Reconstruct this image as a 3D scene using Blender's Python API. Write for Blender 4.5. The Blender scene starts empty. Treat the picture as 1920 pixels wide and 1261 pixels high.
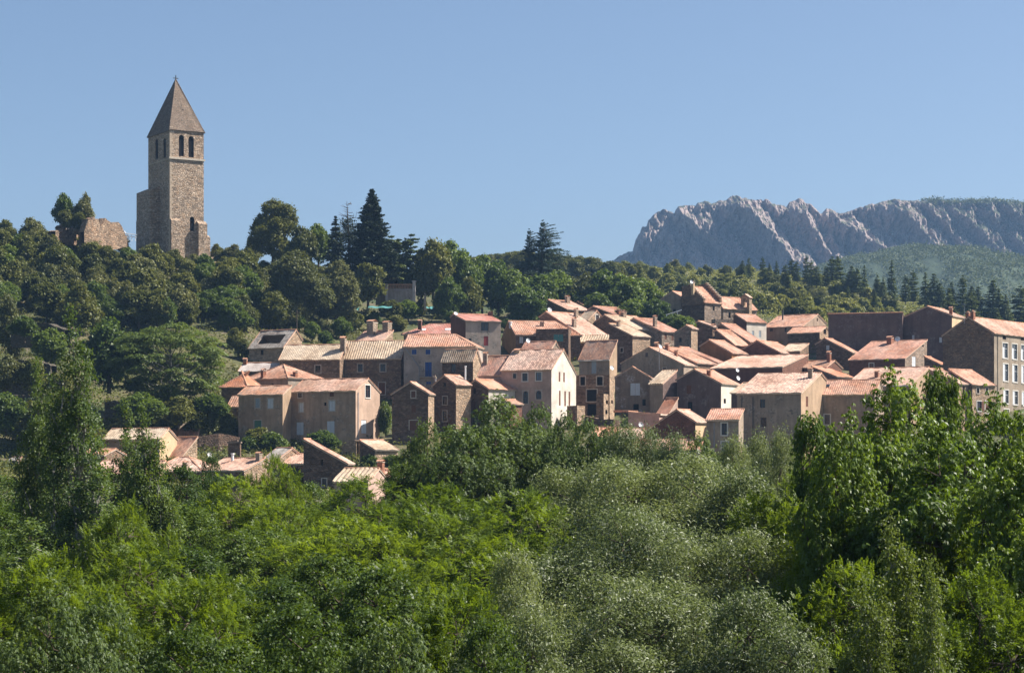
import bpy, bmesh, math, random
import numpy as np
from mathutils import Vector, Matrix, noise as mnoise

SC = bpy.context.scene
COL = SC.collection
F, CX, HY = 4000.0, 960.0, 870.0      # focal length in photo pixels, principal column, horizon row
rad = math.radians

# ------------------------------------------------------------------ camera, light, sky
cam = bpy.data.cameras.new("camera"); camo = bpy.data.objects.new("camera", cam); COL.objects.link(camo)
camo.location = (0, 0, 0); camo.rotation_euler = (rad(90), 0, 0)
cam.sensor_width = 36; cam.lens = 36 * F / 1920; cam.shift_y = (HY - 630.5) / 1920
cam.clip_start = 0.5; cam.clip_end = 20000
SC.camera = camo
SUN_EL, SUN_AZ = 47.0, 78.0           # azimuth from +Y towards +X
sd = Vector((math.sin(rad(SUN_AZ)) * math.cos(rad(SUN_EL)), math.cos(rad(SUN_AZ)) * math.cos(rad(SUN_EL)), math.sin(rad(SUN_EL))))
sl = bpy.data.lights.new("sun", 'SUN'); sl.energy = 5.0; sl.angle = rad(0.5); sl.color = (1.0, 0.945, 0.87)
slo = bpy.data.objects.new("sun", sl); COL.objects.link(slo); slo.rotation_euler = sd.to_track_quat('Z', 'Y').to_euler()
W = bpy.data.worlds.new("World"); SC.world = W; W.use_nodes = True
nt = W.node_tree; bg = nt.nodes["Background"]
sky = nt.nodes.new("ShaderNodeTexSky"); sky.sky_type = 'NISHITA'; sky.sun_disc = False
sky.sun_elevation = rad(SUN_EL); sky.sun_rotation = rad(SUN_AZ); sky.altitude = 1500
sky.air_density = 1.0; sky.dust_density = 6.0; sky.ozone_density = 2.9
nt.links.new(sky.outputs[0], bg.inputs[0]); bg.inputs[1].default_value = 0.0575
vs = SC.view_settings; vs.view_transform = 'Standard'; vs.look = 'None'; vs.exposure = 1.16; vs.gamma = 1.0
cy = SC.cycles
cy.max_bounces = 5; cy.diffuse_bounces = 3; cy.glossy_bounces = 2; cy.transmission_bounces = 3; cy.transparent_max_bounces = 4
cy.volume_bounces = 0; cy.caustics_reflective = False; cy.caustics_refractive = False
cy.use_denoising = True

# ------------------------------------------------------------------ helpers
def P(px, py, Y):
    return Vector(((px - CX) / F * Y, Y, (HY - py) / F * Y))
def tag(o, label=None, cat=None, group=None, kind=None):
    if label: o['label'] = label
    if cat: o['category'] = cat
    if group: o['group'] = group
    if kind: o['kind'] = kind
    return o
def empty(name, loc, rz=0.0):
    o = bpy.data.objects.new(name, None); COL.objects.link(o)
    o.location = loc; o.rotation_euler = (0, 0, rz); o.empty_display_size = 0.5
    return o
def srgb(r, g, b):
    f = lambda c: (c / 255 / 12.92) if c <= 10 else ((c / 255 + 0.055) / 1.055) ** 2.4
    return (f(r), f(g), f(b))

class MB:
    """collects polygons with uv and material slots, builds one mesh object"""
    def __init__(s): s.v = []; s.f = []; s.m = []; s.uv = []
    def poly(s, pts, mat=0, uv=None):
        i = len(s.v); s.v += [tuple(p) for p in pts]
        s.f.append(tuple(range(i, i + len(pts)))); s.m.append(mat)
        if uv is None:
            n = Vector((0, 0, 0)); q = [Vector(p) for p in pts]
            for k in range(1, len(q) - 1): n += (q[k] - q[0]).cross(q[k + 1] - q[0])
            a = (abs(n.x), abs(n.y), abs(n.z))
            if a[2] >= max(a[0], a[1]): uv = [(p.x, p.y) for p in q]
            else: uv = [(p.x + p.y, p.z) for p in q]
        s.uv.append(uv)
    def box(s, lo, hi, mat=0, M=None):
        x0, y0, z0 = lo; x1, y1, z1 = hi
        c = [Vector(p) for p in ((x0,y0,z0),(x1,y0,z0),(x1,y1,z0),(x0,y1,z0),(x0,y0,z1),(x1,y0,z1),(x1,y1,z1),(x0,y1,z1))]
        fs = ((0,3,2,1),(4,5,6,7),(0,1,5,4),(1,2,6,5),(2,3,7,6),(3,0,4,7))
        for f in fs:
            q = [c[k] for k in f]; n = (q[1]-q[0]).cross(q[2]-q[0])
            a = (abs(n.x), abs(n.y), abs(n.z))
            if a[2] >= max(a[0], a[1]): uv = [(p.x, p.y) for p in q]
            else: uv = [(p.x + p.y, p.z) for p in q]
            s.poly([M @ p for p in q] if M else q, mat, uv)
    def tube(s, pts, rads, n=6, mat=0, cap=True):
        pts = [Vector(p) for p in pts]; rings = []
        for i, p in enumerate(pts):
            d = (pts[min(i+1, len(pts)-1)] - pts[max(i-1, 0)]).normalized()
            a = d.orthogonal().normalized(); b = d.cross(a)
            r = rads[i] if not isinstance(rads, (int, float)) else rads
            rings.append([p + (a*math.cos(2*math.pi*k/n) + b*math.sin(2*math.pi*k/n))*r for k in range(n)])
        for i in range(len(rings)-1):
            for k in range(n):
                s.poly([rings[i][k], rings[i][(k+1)%n], rings[i+1][(k+1)%n], rings[i+1][k]], mat)
        if cap: s.poly(rings[0][::-1], mat); s.poly(rings[-1], mat)
    def build(s, name, mats, parent=None, smooth=False):
        me = bpy.data.meshes.new(name); me.from_pydata(s.v, [], s.f)
        for m in (mats if isinstance(mats, (list, tuple)) else [mats]): me.materials.append(m)
        me.polygons.foreach_set('material_index', s.m)
        ul = me.uv_layers.new(name='uv')
        flat = [c for u in s.uv for p in u for c in (p[0], p[1])]
        ul.data.foreach_set('uv', flat)
        if smooth: me.polygons.foreach_set('use_smooth', [True]*len(s.f))
        me.update()
        o = bpy.data.objects.new(name, me); COL.objects.link(o)
        if parent: o.parent = parent
        return o

# ------------------------------------------------------------------ materials
def newmat(name):
    m = bpy.data.materials.new(name); m.use_nodes = True
    n = m.node_tree.nodes; l = m.node_tree.links
    p = n["Principled BSDF"]; p.inputs["Roughness"].default_value = 0.9
    p.inputs["Specular IOR Level"].default_value = 0.2
    return m, n, l, p
def N(n, t, **kw):
    x = n.new(t)
    for k, v in kw.items(): setattr(x, k, v)
    return x
def mixc(n, l, fac, a, b, mode='MIX'):
    x = n.new("ShaderNodeMix"); x.data_type = 'RGBA'; x.blend_type = mode
    for sock, val in ((x.inputs[0], fac), (x.inputs[6], a), (x.inputs[7], b)):
        if hasattr(val, 'is_linked'): l.new(val, sock)
        elif isinstance(val, (int, float)): sock.default_value = val
        else: sock.default_value = (*val[:3], 1)
    return x.outputs[2]
def ramp(n, l, src, p0, p1, c0=(0,0,0), c1=(1,1,1)):
    r = n.new("ShaderNodeValToRGB"); e = r.color_ramp.elements
    e[0].position = p0; e[1].position = p1; e[0].color = (*c0, 1); e[1].color = (*c1, 1)
    l.new(src, r.inputs[0]); return r.outputs[0]
def noise_tex(n, l, vec, scale, detail=4, rough=0.6, mapping=None):
    if mapping:
        mp = n.new("ShaderNodeMapping"); mp.inputs["Scale"].default_value = mapping
        l.new(vec, mp.inputs[0]); vec = mp.outputs[0]
    t = n.new("ShaderNodeTexNoise"); t.inputs["Scale"].default_value = scale
    t.inputs["Detail"].default_value = detail; t.inputs["Roughness"].default_value = rough
    l.new(vec, t.inputs["Vector"]); return t.outputs["Fac"], t.outputs["Color"]
def bump(n, l, p, h, strength, dist):
    b = n.new("ShaderNodeBump"); b.inputs["Strength"].default_value = strength; b.inputs["Distance"].default_value = dist
    l.new(h, b.inputs["Height"]); l.new(b.outputs[0], p.inputs["Normal"])
def mul(c, k): return tuple(min(1, x * k) for x in c)

def mat_roof(name, c, light=None, lich=0.35, vary=1.0):
    """clay pantiles: every tile its own tone, patches of lichen and weathering"""
    m, n, l, p = newmat(name)
    uv = N(n, "ShaderNodeTexCoord").outputs["UV"]
    oi = N(n, "ShaderNodeObjectInfo")
    ad = N(n, "ShaderNodeVectorMath", operation='ADD'); l.new(uv, ad.inputs[0])
    cmb = N(n, "ShaderNodeCombineXYZ"); l.new(oi.outputs["Random"], cmb.inputs[2])
    sc9 = N(n, "ShaderNodeVectorMath", operation='SCALE'); sc9.inputs[3].default_value = 50; l.new(cmb.outputs[0], sc9.inputs[0]); l.new(sc9.outputs[0], ad.inputs[1])
    mp = N(n, "ShaderNodeMapping"); mp.inputs["Scale"].default_value = (1/0.32, 1/0.42, 1); l.new(ad.outputs[0], mp.inputs[0])
    fl = N(n, "ShaderNodeVectorMath", operation='FLOOR'); l.new(mp.outputs[0], fl.inputs[0])
    wn = N(n, "ShaderNodeTexWhiteNoise"); wn.noise_dimensions = '3D'; l.new(fl.outputs[0], wn.inputs[0])
    light = light or tuple(min(1, x*1.35 + 0.06) for x in c)
    dark = mul(c, 0.62)
    col = mixc(n, l, ramp(n, l, wn.outputs[0], 0.15, 0.95), tuple(a + (b-a)*vary for a, b in zip(c, dark)), tuple(a + (b-a)*vary for a, b in zip(c, light)))
    f1, _ = noise_tex(n, l, ad.outputs[0], 0.55, 5, 0.65)
    col = mixc(n, l, ramp(n, l, f1, 0.45, 0.72), col, mixc(n, l, 0.5, col, (0.30, 0.25, 0.19)))
    f2, _ = noise_tex(n, l, ad.outputs[0], 2.2, 4, 0.7)
    x = N(n, "ShaderNodeMath", operation='MULTIPLY'); x.inputs[1].default_value = lich; l.new(ramp(n, l, f2, 0.55, 0.7), x.inputs[0])
    col = mixc(n, l, x.outputs[0], col, (0.16, 0.13, 0.10))
    f3, _ = noise_tex(n, l, ad.outputs[0], 0.22, 2, 0.5)
    col = mixc(n, l, ramp(n, l, f3, 0.35, 0.7), mixc(n, l, 0.14, col, (1, .9, .8)), mixc(n, l, 0.38, col, (.2, .12, .08)))
    l.new(col, p.inputs["Base Color"]); bump(n, l, p, wn.outputs[0], 0.35, 0.05)
    return m

def mat_stone(name, c, mortar=None, dark=0.45, size=1.0, stain=0.5, bumpd=0.09):
    """rubble masonry of irregular stones in rough courses"""
    m, n, l, p = newmat(name)
    uv = N(n, "ShaderNodeTexCoord").outputs["UV"]; oi = N(n, "ShaderNodeObjectInfo")
    nf, ncol = noise_tex(n, l, uv, 1.7, 2)
    sv = N(n, "ShaderNodeVectorMath", operation='SCALE'); sv.inputs[3].default_value = 0.35; l.new(ncol, sv.inputs[0])
    ad = N(n, "ShaderNodeVectorMath", operation='ADD'); l.new(uv, ad.inputs[0]); l.new(sv.outputs[0], ad.inputs[1])
    mp = N(n, "ShaderNodeMapping"); mp.inputs["Scale"].default_value = (1.9/size, 3.6/size, 1); l.new(ad.outputs[0], mp.inputs[0])
    vo = N(n, "ShaderNodeTexVoronoi"); vo.inputs["Scale"].default_value = 1.0; l.new(mp.outputs[0], vo.inputs["Vector"])
    vd = N(n, "ShaderNodeTexVoronoi"); vd.feature = 'DISTANCE_TO_EDGE'; vd.inputs["Scale"].default_value = 1.0; l.new(mp.outputs[0], vd.inputs["Vector"])
    bw = N(n, "ShaderNodeSeparateColor"); l.new(vo.outputs["Color"], bw.inputs[0])
    warm = (min(1, c[0]*1.25), c[1]*1.02, c[2]*0.82)
    col = mixc(n, l, bw.outputs[0], mul(c, 1 - dark), mul(c, 1 + dark))
    col = mixc(n, l, ramp(n, l, bw.outputs[1], 0.55, 0.8), col, mixc(n, l, 0.5, col, warm))
    mo = mortar or mul(c, 0.75)
    col = mixc(n, l, ramp(n, l, vd.outputs["Distance"], 0.02, 0.10), mo, col)
    f1, _ = noise_tex(n, l, uv, 0.35, 5, 0.7)
    x = N(n, "ShaderNodeMath", operation='MULTIPLY'); x.inputs[1].default_value = stain; l.new(ramp(n, l, f1, 0.42, 0.68), x.inputs[0])
    col = mixc(n, l, x.outputs[0], col, mul(c, 0.45))
    f2, _ = noise_tex(n, l, uv, 0.8, 3, 0.6)
    col = mixc(n, l, ramp(n, l, f2, 0.55, 0.75), col, mixc(n, l, 0.35, col, mul(c, 1.6)))
    l.new(col, p.inputs["Base Color"])
    h = N(n, "ShaderNodeMath", operation='ADD'); l.new(ramp(n, l, vd.outputs["Distance"], 0.0, 0.16), h.inputs[0]); l.new(bw.outputs[2], h.inputs[1])
    bump(n, l, p, h.outputs[0], 0.8, bumpd)
    return m

def mat_stucco(name, c, stain=0.5, patch=None):
    """lime render with vertical rain streaks, blotches and patches that have come off"""
    m, n, l, p = newmat(name)
    uv = N(n, "ShaderNodeTexCoord").outputs["UV"]; oi = N(n, "ShaderNodeObjectInfo")
    ad = N(n, "ShaderNodeVectorMath", operation='ADD'); l.new(uv, ad.inputs[0])
    s9 = N(n, "ShaderNodeMath", operation='MULTIPLY'); s9.inputs[1].default_value = 90; l.new(oi.outputs["Random"], s9.inputs[0])
    cb = N(n, "ShaderNodeCombineXYZ"); l.new(s9.outputs[0], cb.inputs[2]); l.new(cb.outputs[0], ad.inputs[1])
    v = ad.outputs[0]
    f1, _ = noise_tex(n, l, v, 0.4, 6, 0.68)
    col = mixc(n, l, ramp(n, l, f1, 0.3, 0.72), mul(c, 0.62), mul(c, 1.18))
    f2, _ = noise_tex(n, l, v, 1.0, 4, 0.6, (1.6, 0.16, 1))
    x = N(n, "ShaderNodeMath", operation='MULTIPLY'); x.inputs[1].default_value = stain; l.new(ramp(n, l, f2, 0.44, 0.70), x.inputs[0])
    col = mixc(n, l, x.outputs[0], col, mul(c, 0.42))
    f4, _ = noise_tex(n, l, v, 5.0, 3, 0.7)
    col = mixc(n, l, ramp(n, l, f4, 0.4, 0.75), col, mixc(n, l, 0.25, col, mul(c, 0.5)))
    if patch:
        f3, _ = noise_tex(n, l, v, 0.55, 6, 0.75)
        f5, _ = noise_tex(n, l, v, 3.0, 2, 0.5)
        pc = mixc(n, l, ramp(n, l, f5, 0.35, 0.65), mul(patch, 0.6), mul(patch, 1.4))
        col = mixc(n, l, ramp(n, l, f3, 0.52, 0.62), col, pc)
    l.new(col, p.inputs["Base Color"]); bump(n, l, p, f4, 0.35, 0.03)
    return m

def mat_plain(name, c, rough=0.7, spec=0.3, var=0.15, scale=3.0, metal=0.0):
    m, n, l, p = newmat(name)
    tc = N(n, "ShaderNodeTexCoord").outputs["Object"]
    f, _ = noise_tex(n, l, tc, scale, 4, 0.65)
    l.new(mixc(n, l, ramp(n, l, f, 0.3, 0.7), mul(c, 1-var), mul(c, 1+var)), p.inputs["Base Color"])
    p.inputs["Roughness"].default_value = rough; p.inputs["Specular IOR Level"].default_value = spec; p.inputs["Metallic"].default_value = metal
    return m

def mat_leaf(name, c1, c2, trans=None, tw=0.35, rough=0.45, spec=0.35, pale=0.0, palec=(0.3, 0.34, 0.26)):
    """leaves: each leaf its own tone, sun shining through, a slight sheen; some show a pale underside"""
    m, n, l, p = newmat(name)
    ge = N(n, "ShaderNodeNewGeometry"); oi = N(n, "ShaderNodeObjectInfo")
    ri = ge.outputs["Random Per Island"]
    col = mixc(n, l, ri, c1, c2)
    tc = N(n, "ShaderNodeTexCoord").outputs["Object"]
    f, _ = noise_tex(n, l, tc, 0.8, 2, 0.5)
    col = mixc(n, l, ramp(n, l, f, 0.35, 0.7), col, mixc(n, l, 0.45, col, mul(c2, 1.15)))
    ob = mixc(n, l, oi.outputs["Random"], (0.72, 0.76, 0.74), (1.22, 1.15, 1.05))
    col = mixc(n, l, 1.0, col, ob, 'MULTIPLY')
    if pale:
        w = N(n, "ShaderNodeTexWhiteNoise"); w.noise_dimensions = '1D'; l.new(ri, w.inputs["W"])
        col = mixc(n, l, ramp(n, l, w.outputs[0], 1-pale, 1-pale+0.02), col, palec)
    l.new(col, p.inputs["Base Color"]); p.inputs["Roughness"].default_value = rough; p.inputs["Specular IOR Level"].default_value = spec
    tr = N(n, "ShaderNodeBsdfTranslucent")
    t = trans or (c2[0]*1.5, c2[1]*1.45, c2[2]*0.6)
    tcol = mixc(n, l, 1.0, mixc(n, l, ri, mul(t, 0.75), mul(t, 1.2)), ob, 'MULTIPLY'); l.new(tcol, tr.inputs[0])
    mx = N(n, "ShaderNodeMixShader"); mx.inputs[0].default_value = tw
    l.new(p.outputs[0], mx.inputs[1]); l.new(tr.outputs[0], mx.inputs[2])
    l.new(mx.outputs[0], n["Material Output"].inputs[0])
    return m
# ------------------------------------------------------------------ ground: valley floor, village slope, castle hill, scrub hill
YN = [260, 300, 340, 380, 420, 460, 500, 560, 650, 760, 900]
GP = {
 -700: [930, 870, 770, 665, 565, 485, 455, 475, 520, 600, 700],
 -100: [930, 870, 770, 660, 560, 480, 452, 475, 520, 600, 700],
  100: [940, 890, 790, 680, 570, 480, 455, 480, 530, 600, 700],
  250: [945, 900, 810, 700, 590, 492, 474, 490, 530, 600, 700],
  400: [945, 905, 835, 725, 612, 505, 490, 500, 530, 590, 650],
  520: [945, 905, 840, 740, 645, 560, 505, 510, 525, 560, 610],
  650: [945, 900, 835, 750, 668, 600, 558, 535, 525, 540, 570],
  800: [940, 895, 830, 750, 678, 612, 572, 545, 530, 515, 540],
  950: [935, 890, 825, 750, 680, 618, 584, 560, 535, 500, 500],
 1100: [935, 890, 825, 752, 684, 624, 594, 572, 545, 508, 510],
 1250: [935, 890, 828, 758, 692, 634, 604, 584, 556, 512, 505],
 1400: [935, 895, 835, 768, 704, 646, 614, 594, 562, 514, 510],
 1550: [935, 895, 840, 778, 716, 656, 624, 604, 578, 538, 525],
 1700: [935, 900, 845, 788, 728, 668, 636, 618, 597, 562, 570],
 1850: [940, 905, 855, 800, 740, 682, 650, 634, 617, 590, 610],
 2050: [940, 905, 860, 810, 750, 695, 665, 650, 635, 615, 640],
 2700: [940, 905, 865, 820, 765, 710, 690, 680, 670, 660, 680]}
GPX = np.array(sorted(GP)); GPV = np.array([GP[k] for k in sorted(GP)], float)
GPZ = (HY - GPV) / F * np.array(YN)[None, :]
_Y = np.array([0, 205, 235] + YN, float)
GPZ = np.concatenate([np.full((len(GPX), 2), -14.0), ((-14.0 + GPZ[:, :1]) / 2 - 1.2), GPZ], 1)
def zt(px, Y):
    """ground height at image column px and distance Y (bilinear in the node table)"""
    px = np.clip(np.asarray(px, float), GPX[0], GPX[-1]); Y = np.clip(np.asarray(Y, float), 0, 900)
    i = np.clip(np.searchsorted(GPX, px) - 1, 0, len(GPX)-2); j = np.clip(np.searchsorted(_Y, Y) - 1, 0, len(_Y)-2)
    a = (px - GPX[i]) / (GPX[i+1] - GPX[i]); b = (Y - _Y[j]) / (_Y[j+1] - _Y[j])
    a = a*a*(3-2*a)
    return (GPZ[i, j]*(1-a)*(1-b) + GPZ[i+1, j]*a*(1-b) + GPZ[i, j+1]*(1-a)*b + GPZ[i+1, j+1]*a*b)
def zxy(X, Y): return float(zt(CX + X / Y * F, Y))
def solveY(px, py, y0=210.0, y1=900.0):
    """distance at which the ground appears at row py of column px (first hit)"""
    ys = np.arange(y0, y1, 1.0); r = HY - zt(np.full_like(ys, px), ys) / ys * F
    k = np.nonzero(r <= py)[0]
    return float(ys[k[0]]) if len(k) else float(ys[np.argmin(r)])

def grid_mesh(name, X, Y, Z, mat, kind='structure', smooth=True):
    h, w = X.shape
    me = bpy.data.meshes.new(name); me.vertices.add(h*w)
    me.vertices.foreach_set('co', np.stack([X, Y, Z], -1).reshape(-1).astype(np.float32))
    idx = np.arange(h*w).reshape(h, w)
    q = np.stack([idx[:-1, :-1], idx[:-1, 1:], idx[1:, 1:], idx[1:, :-1]], -1).reshape(-1, 4)
    me.loops.add(q.size); me.loops.foreach_set('vertex_index', q.reshape(-1).astype(np.int32))
    me.polygons.add(len(q)); me.polygons.foreach_set('loop_start', np.arange(0, q.size, 4, dtype=np.int32))
    me.polygons.foreach_set('use_smooth', np.full(len(q), smooth))
    me.materials.append(mat); me.update(calc_edges=True)
    o = bpy.data.objects.new(name, me); COL.objects.link(o)
    if kind: o['kind'] = kind
    return o
def fnoise(x, y, z=0.0, o=5):
    return mnoise.fractal(Vector((x, y, z)), 0.9, 2.0, o)

def mat_ground():
    m, n, l, p = newmat("dry_grass_and_earth")
    tc = N(n, "ShaderNodeNewGeometry").outputs["Position"]
    f1, _ = noise_tex(n, l, tc, 0.06, 6, 0.65); f2, _ = noise_tex(n, l, tc, 0.9, 4, 0.7); f3, _ = noise_tex(n, l, tc, 0.2, 4, 0.6)
    col = mixc(n, l, ramp(n, l, f1, 0.42, 0.6), (0.045, 0.065, 0.020), (0.135, 0.120, 0.050))
    col = mixc(n, l, ramp(n, l, f3, 0.5, 0.7), col, (0.17, 0.125, 0.085))
    col = mixc(n, l, ramp(n, l, f2, 0.35, 0.65), mixc(n, l, 0.5, col, (0.03, 0.035, 0.015)), col)
    l.new(col, p.inputs["Base Color"]); bump(n, l, p, f2, 0.6, 0.3)
    return m
M_GROUND = mat_ground()
rows = np.concatenate([np.arange(20, 200, 12.0), np.arange(200, 560, 3.0), np.arange(560, 905, 6.0)])
cols = np.arange(-700, 2701, 11.0)
GX, GY = np.meshgrid(cols, rows)
GZ = zt(GX.ravel(), GY.ravel()).reshape(GX.shape)
WX = (GX - CX) / F * GY
for i in range(GZ.shape[0]):
    for j in range(GZ.shape[1]):
        GZ[i, j] += 0.5 * fnoise(WX[i, j]*0.12, GY[i, j]*0.12, 0, 3)
grid_mesh("terrain", WX, GY, GZ, M_GROUND)
# valley floor and plain out to the horizon, under the hills
gx, gy = np.meshgrid(np.linspace(-9000, 9000, 60), np.linspace(-3000, 14000, 60))
grid_mesh("ground", gx, gy, np.full(gx.shape, -15.2), M_GROUND)

# ------------------------------------------------------------------ rock mountain with buttresses
def mat_rock(name, rock, green, gbias):
    m, n, l, p = newmat(name)
    ge = N(n, "ShaderNodeNewGeometry"); tc = ge.outputs["Position"]
    f1, _ = noise_tex(n, l, tc, 0.03, 6, 0.7); f2, _ = noise_tex(n, l, tc, 0.22, 5, 0.75); f3, _ = noise_tex(n, l, tc, 0.09, 6, 0.75)
    col = mixc(n, l, ramp(n, l, f1, 0.3, 0.7), mul(rock, 0.75), mul(rock, 1.25))
    col = mixc(n, l, ramp(n, l, f2, 0.35, 0.65), mul(rock, 0.5), col)
    sx = N(n, "ShaderNodeSeparateXYZ"); l.new(ge.outputs["Normal"], sx.inputs[0])
    px = N(n, "ShaderNodeSeparateXYZ"); l.new(tc, px.inputs[0])
    mr = N(n, "ShaderNodeMapRange"); mr.inputs[1].default_value = 420; mr.inputs[2].default_value = 640; mr.inputs[3].default_value = 0; mr.inputs[4].default_value = 0.26
    l.new(px.outputs[0], mr.inputs[0])
    a = N(n, "ShaderNodeMath", operation='MULTIPLY_ADD'); a.inputs[1].default_value = 0.42; a.inputs[2].default_value = gbias; l.new(sx.outputs[2], a.inputs[0])
    b = N(n, "ShaderNodeMath", operation='ADD'); l.new(a.outputs[0], b.inputs[0]); l.new(f3, b.inputs[1])
    c = N(n, "ShaderNodeMath", operation='ADD'); l.new(b.outputs[0], c.inputs[0]); l.new(mr.outputs[0], c.inputs[1])
    gc = mixc(n, l, ramp(n, l, f2, 0.3, 0.7), mul(green, 0.5), mul(green, 1.3))
    col = mixc(n, l, ramp(n, l, c.outputs[0], 0.70, 0.80), col, gc)
    l.new(col, p.inputs["Base Color"]); bump(n, l, p, f2, 0.45, 4.0)
    return m
CREST = [(1090,520),(1130,498),(1150,488),(1165,478),(1186,470),(1192,450),(1200,438),(1203,426),(1212,423),(1216,410),(1230,399),(1247,391),(1258,397),(1264,400),(1272,388),(1290,384),
 (1303,385),(1308,379),(1322,377),(1335,382),(1346,377),(1362,374),(1372,368),(1383,367),(1392,371),(1402,371),(1415,374),(1421,372),(1430,376),(1440,374),(1448,380),(1462,385),(1474,388),
 (1479,379),(1490,374),(1500,372),(1510,380),(1520,384),(1532,394),(1539,402),(1545,394),(1557,390),(1566,396),(1576,400),(1590,396),(1612,389),(1640,381),(1662,377),(1676,373),(1700,376),(1720,375),
 (1745,377),(1763,374),(1772,377),(1800,378),(1830,377),(1860,376),(1900,379),(1960,384),(2060,380),(2200,395),(2400,430),(2600,480)]
cxs = np.array([c[0] for c in CREST], float); cys = np.array([c[1] for c in CREST], float)
SPURS = [(1120,5,.5),(1196,16,.72),(1258,36,.46),(1366,62,.54),(1462,42,.52),(1548,52,.46),(1652,48,.8),(1716,18,.7),(1768,20,.72),(1822,18,.7),(1880,20,.7),(1940,20,.7),(2010,20,.7),(2100,20,.7),(2220,20,.7),(2400,20,.7),(2600,10,.5)]
def saw(q):
    for k in range(len(SPURS)-1):
        a, b = SPURS[k], SPURS[k+1]
        if a[0] <= q < b[0]:
            v = a[0] + a[2]*(b[0]-a[0])
            return a[1]*(1-(q-a[0])/(v-a[0])) if q < v else b[1]*(q-v)/(b[0]-v)
    return 0.0
YM = 2500.0
us = np.concatenate([np.arange(1090, 1960, 2.0), np.arange(1960, 2600, 10.0)]); tsn = np.linspace(0, 1, 110)
MX = np.zeros((len(tsn)+6, len(us))); MY = MX.copy(); MZ = MX.copy()
for j, u in enumerate(us):
    c = float(np.interp(u, cxs, cys)) + (3.6 if u < 1580 else 1.8)*fnoise(u*0.085, 3.3, 0, 4) + 1.6*fnoise(u*0.27, 9.3, 0, 3)
    foot = 585.0
    for i in range(6):                       # far side, falling away behind the crest
        k = (6-i)/6
        MX[i, j], MY[i, j], MZ[i, j] = (u-CX)/F*YM, YM + 220*k, (HY-c)/F*YM - 70*k*k - 12*k
    for i, t in enumerate(tsn):
        py = c + (foot-c)*t; d = py - c
        q = u - 0.88*d
        A = saw(q) * min(1.0, (d/34.0))**0.8 * (1.0 - 0.3*t)
        r = 9.0*fnoise(u*0.045, py*0.02, 7.7, 4) + 4.0*fnoise(u*0.12, py*0.06, 1.2, 3) + 4.0*abs(fnoise(u*0.16+py*.05, py*0.03, 4.2, 3))
        Y = YM - 55*t - 50*t*t - A - r*min(1, d/8.0)*1.7
        MX[i+6, j] = (u-CX)/F*YM; MY[i+6, j] = Y; MZ[i+6, j] = (HY-py)/F*YM
M_ROCK = mat_rock("pale_gneiss_rock", (0.32, 0.25, 0.225), (0.055, 0.065, 0.030), -0.13)
grid_mesh("mountain", MX, MY, MZ, M_ROCK, smooth=False)

# ------------------------------------------------------------------ blue-green middle hill
MH = [(1300,560),(1450,520),(1540,487),(1580,474),(1615,466),(1640,460),(1665,458),(1690,451),(1712,448),(1730,452),(1760,455),(1790,455),(1815,461),(1850,468),(1885,479),(1920,490),(1960,500),(2050,520),(2300,560)]
mhx = np.array([c[0] for c in MH], float); mhy = np.array([c[1] for c in MH], float)
def midhill(u, t):
    Y = 2050 - 800*t
    zc = (HY - np.interp(u, mhx, mhy) - 17)/F*2050
    z = zc - (zc-20)*(0.25*t + 0.75*t*t) + 5*math.sin(u*0.021 + t*5)*t
    return (u-CX)/F*2050*(1-0.18*t), Y, z
us = np.arange(1300, 2300, 6.0); ts2 = np.linspace(-0.12, 1, 70)
X3 = np.zeros((len(ts2), len(us))); Y3 = X3.copy(); Z3 = X3.copy()
for j, u in enumerate(us):
    for i, t in enumerate(ts2):
        if t < 0:
            x, y, z = midhill(u, 0); y += -t*900; z -= (t*8)**2*20
        else: x, y, z = midhill(u, t)
        X3[i, j], Y3[i, j], Z3[i, j] = x, y, z + 2.0*fnoise(u*0.05, t*14, 2, 4)
M_MID = mat_rock("scrub_and_boulders", (0.26, 0.20, 0.16), (0.045, 0.065, 0.03), 0.03)
grid_mesh("hill", X3, Y3, Z3, M_MID)
# ------------------------------------------------------------------ foliage building
def unit(v): return v / np.maximum(np.linalg.norm(v, axis=-1, keepdims=True), 1e-9)
def leaf_quads(Pc, A, Nn, L, Wd, droop=0.15):
    """diamond leaves: centre, long axis, normal, length, width -> (n,4,3)"""
    L = np.broadcast_to(np.asarray(L, float).reshape(-1, 1), (len(Pc), 1)); Wd = np.broadcast_to(np.asarray(Wd, float).reshape(-1, 1), (len(Pc), 1))
    A = unit(A); B = unit(np.cross(Nn, A)); Nn = np.cross(A, B)
    return np.stack([Pc - A*L*0.5, Pc + B*Wd*0.5 - A*L*0.04 + Nn*L*droop*0.4, Pc + A*L*0.5 - Nn*L*droop, Pc - B*Wd*0.5 - A*L*0.04 + Nn*L*droop*0.4], 1)
def ring_tube(pts, rads, n=6):
    pts = np.asarray(pts, float); out = []
    rings = []
    for i in range(len(pts)):
        d = unit(pts[min(i+1, len(pts)-1)] - pts[max(i-1, 0)])
        a = unit(np.cross(d, [0.31, 0.87, 0.21])); b = np.cross(d, a)
        th = np.arange(n)*2*np.pi/n
        rings.append(pts[i] + rads[i]*(np.cos(th)[:, None]*a + np.sin(th)[:, None]*b))
    for i in range(len(pts)-1):
        r0, r1 = rings[i], rings[i+1]
        out.append(np.stack([r0, np.roll(r0, -1, 0), np.roll(r1, -1, 0), r1], 1))
    return np.concatenate(out)
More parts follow.
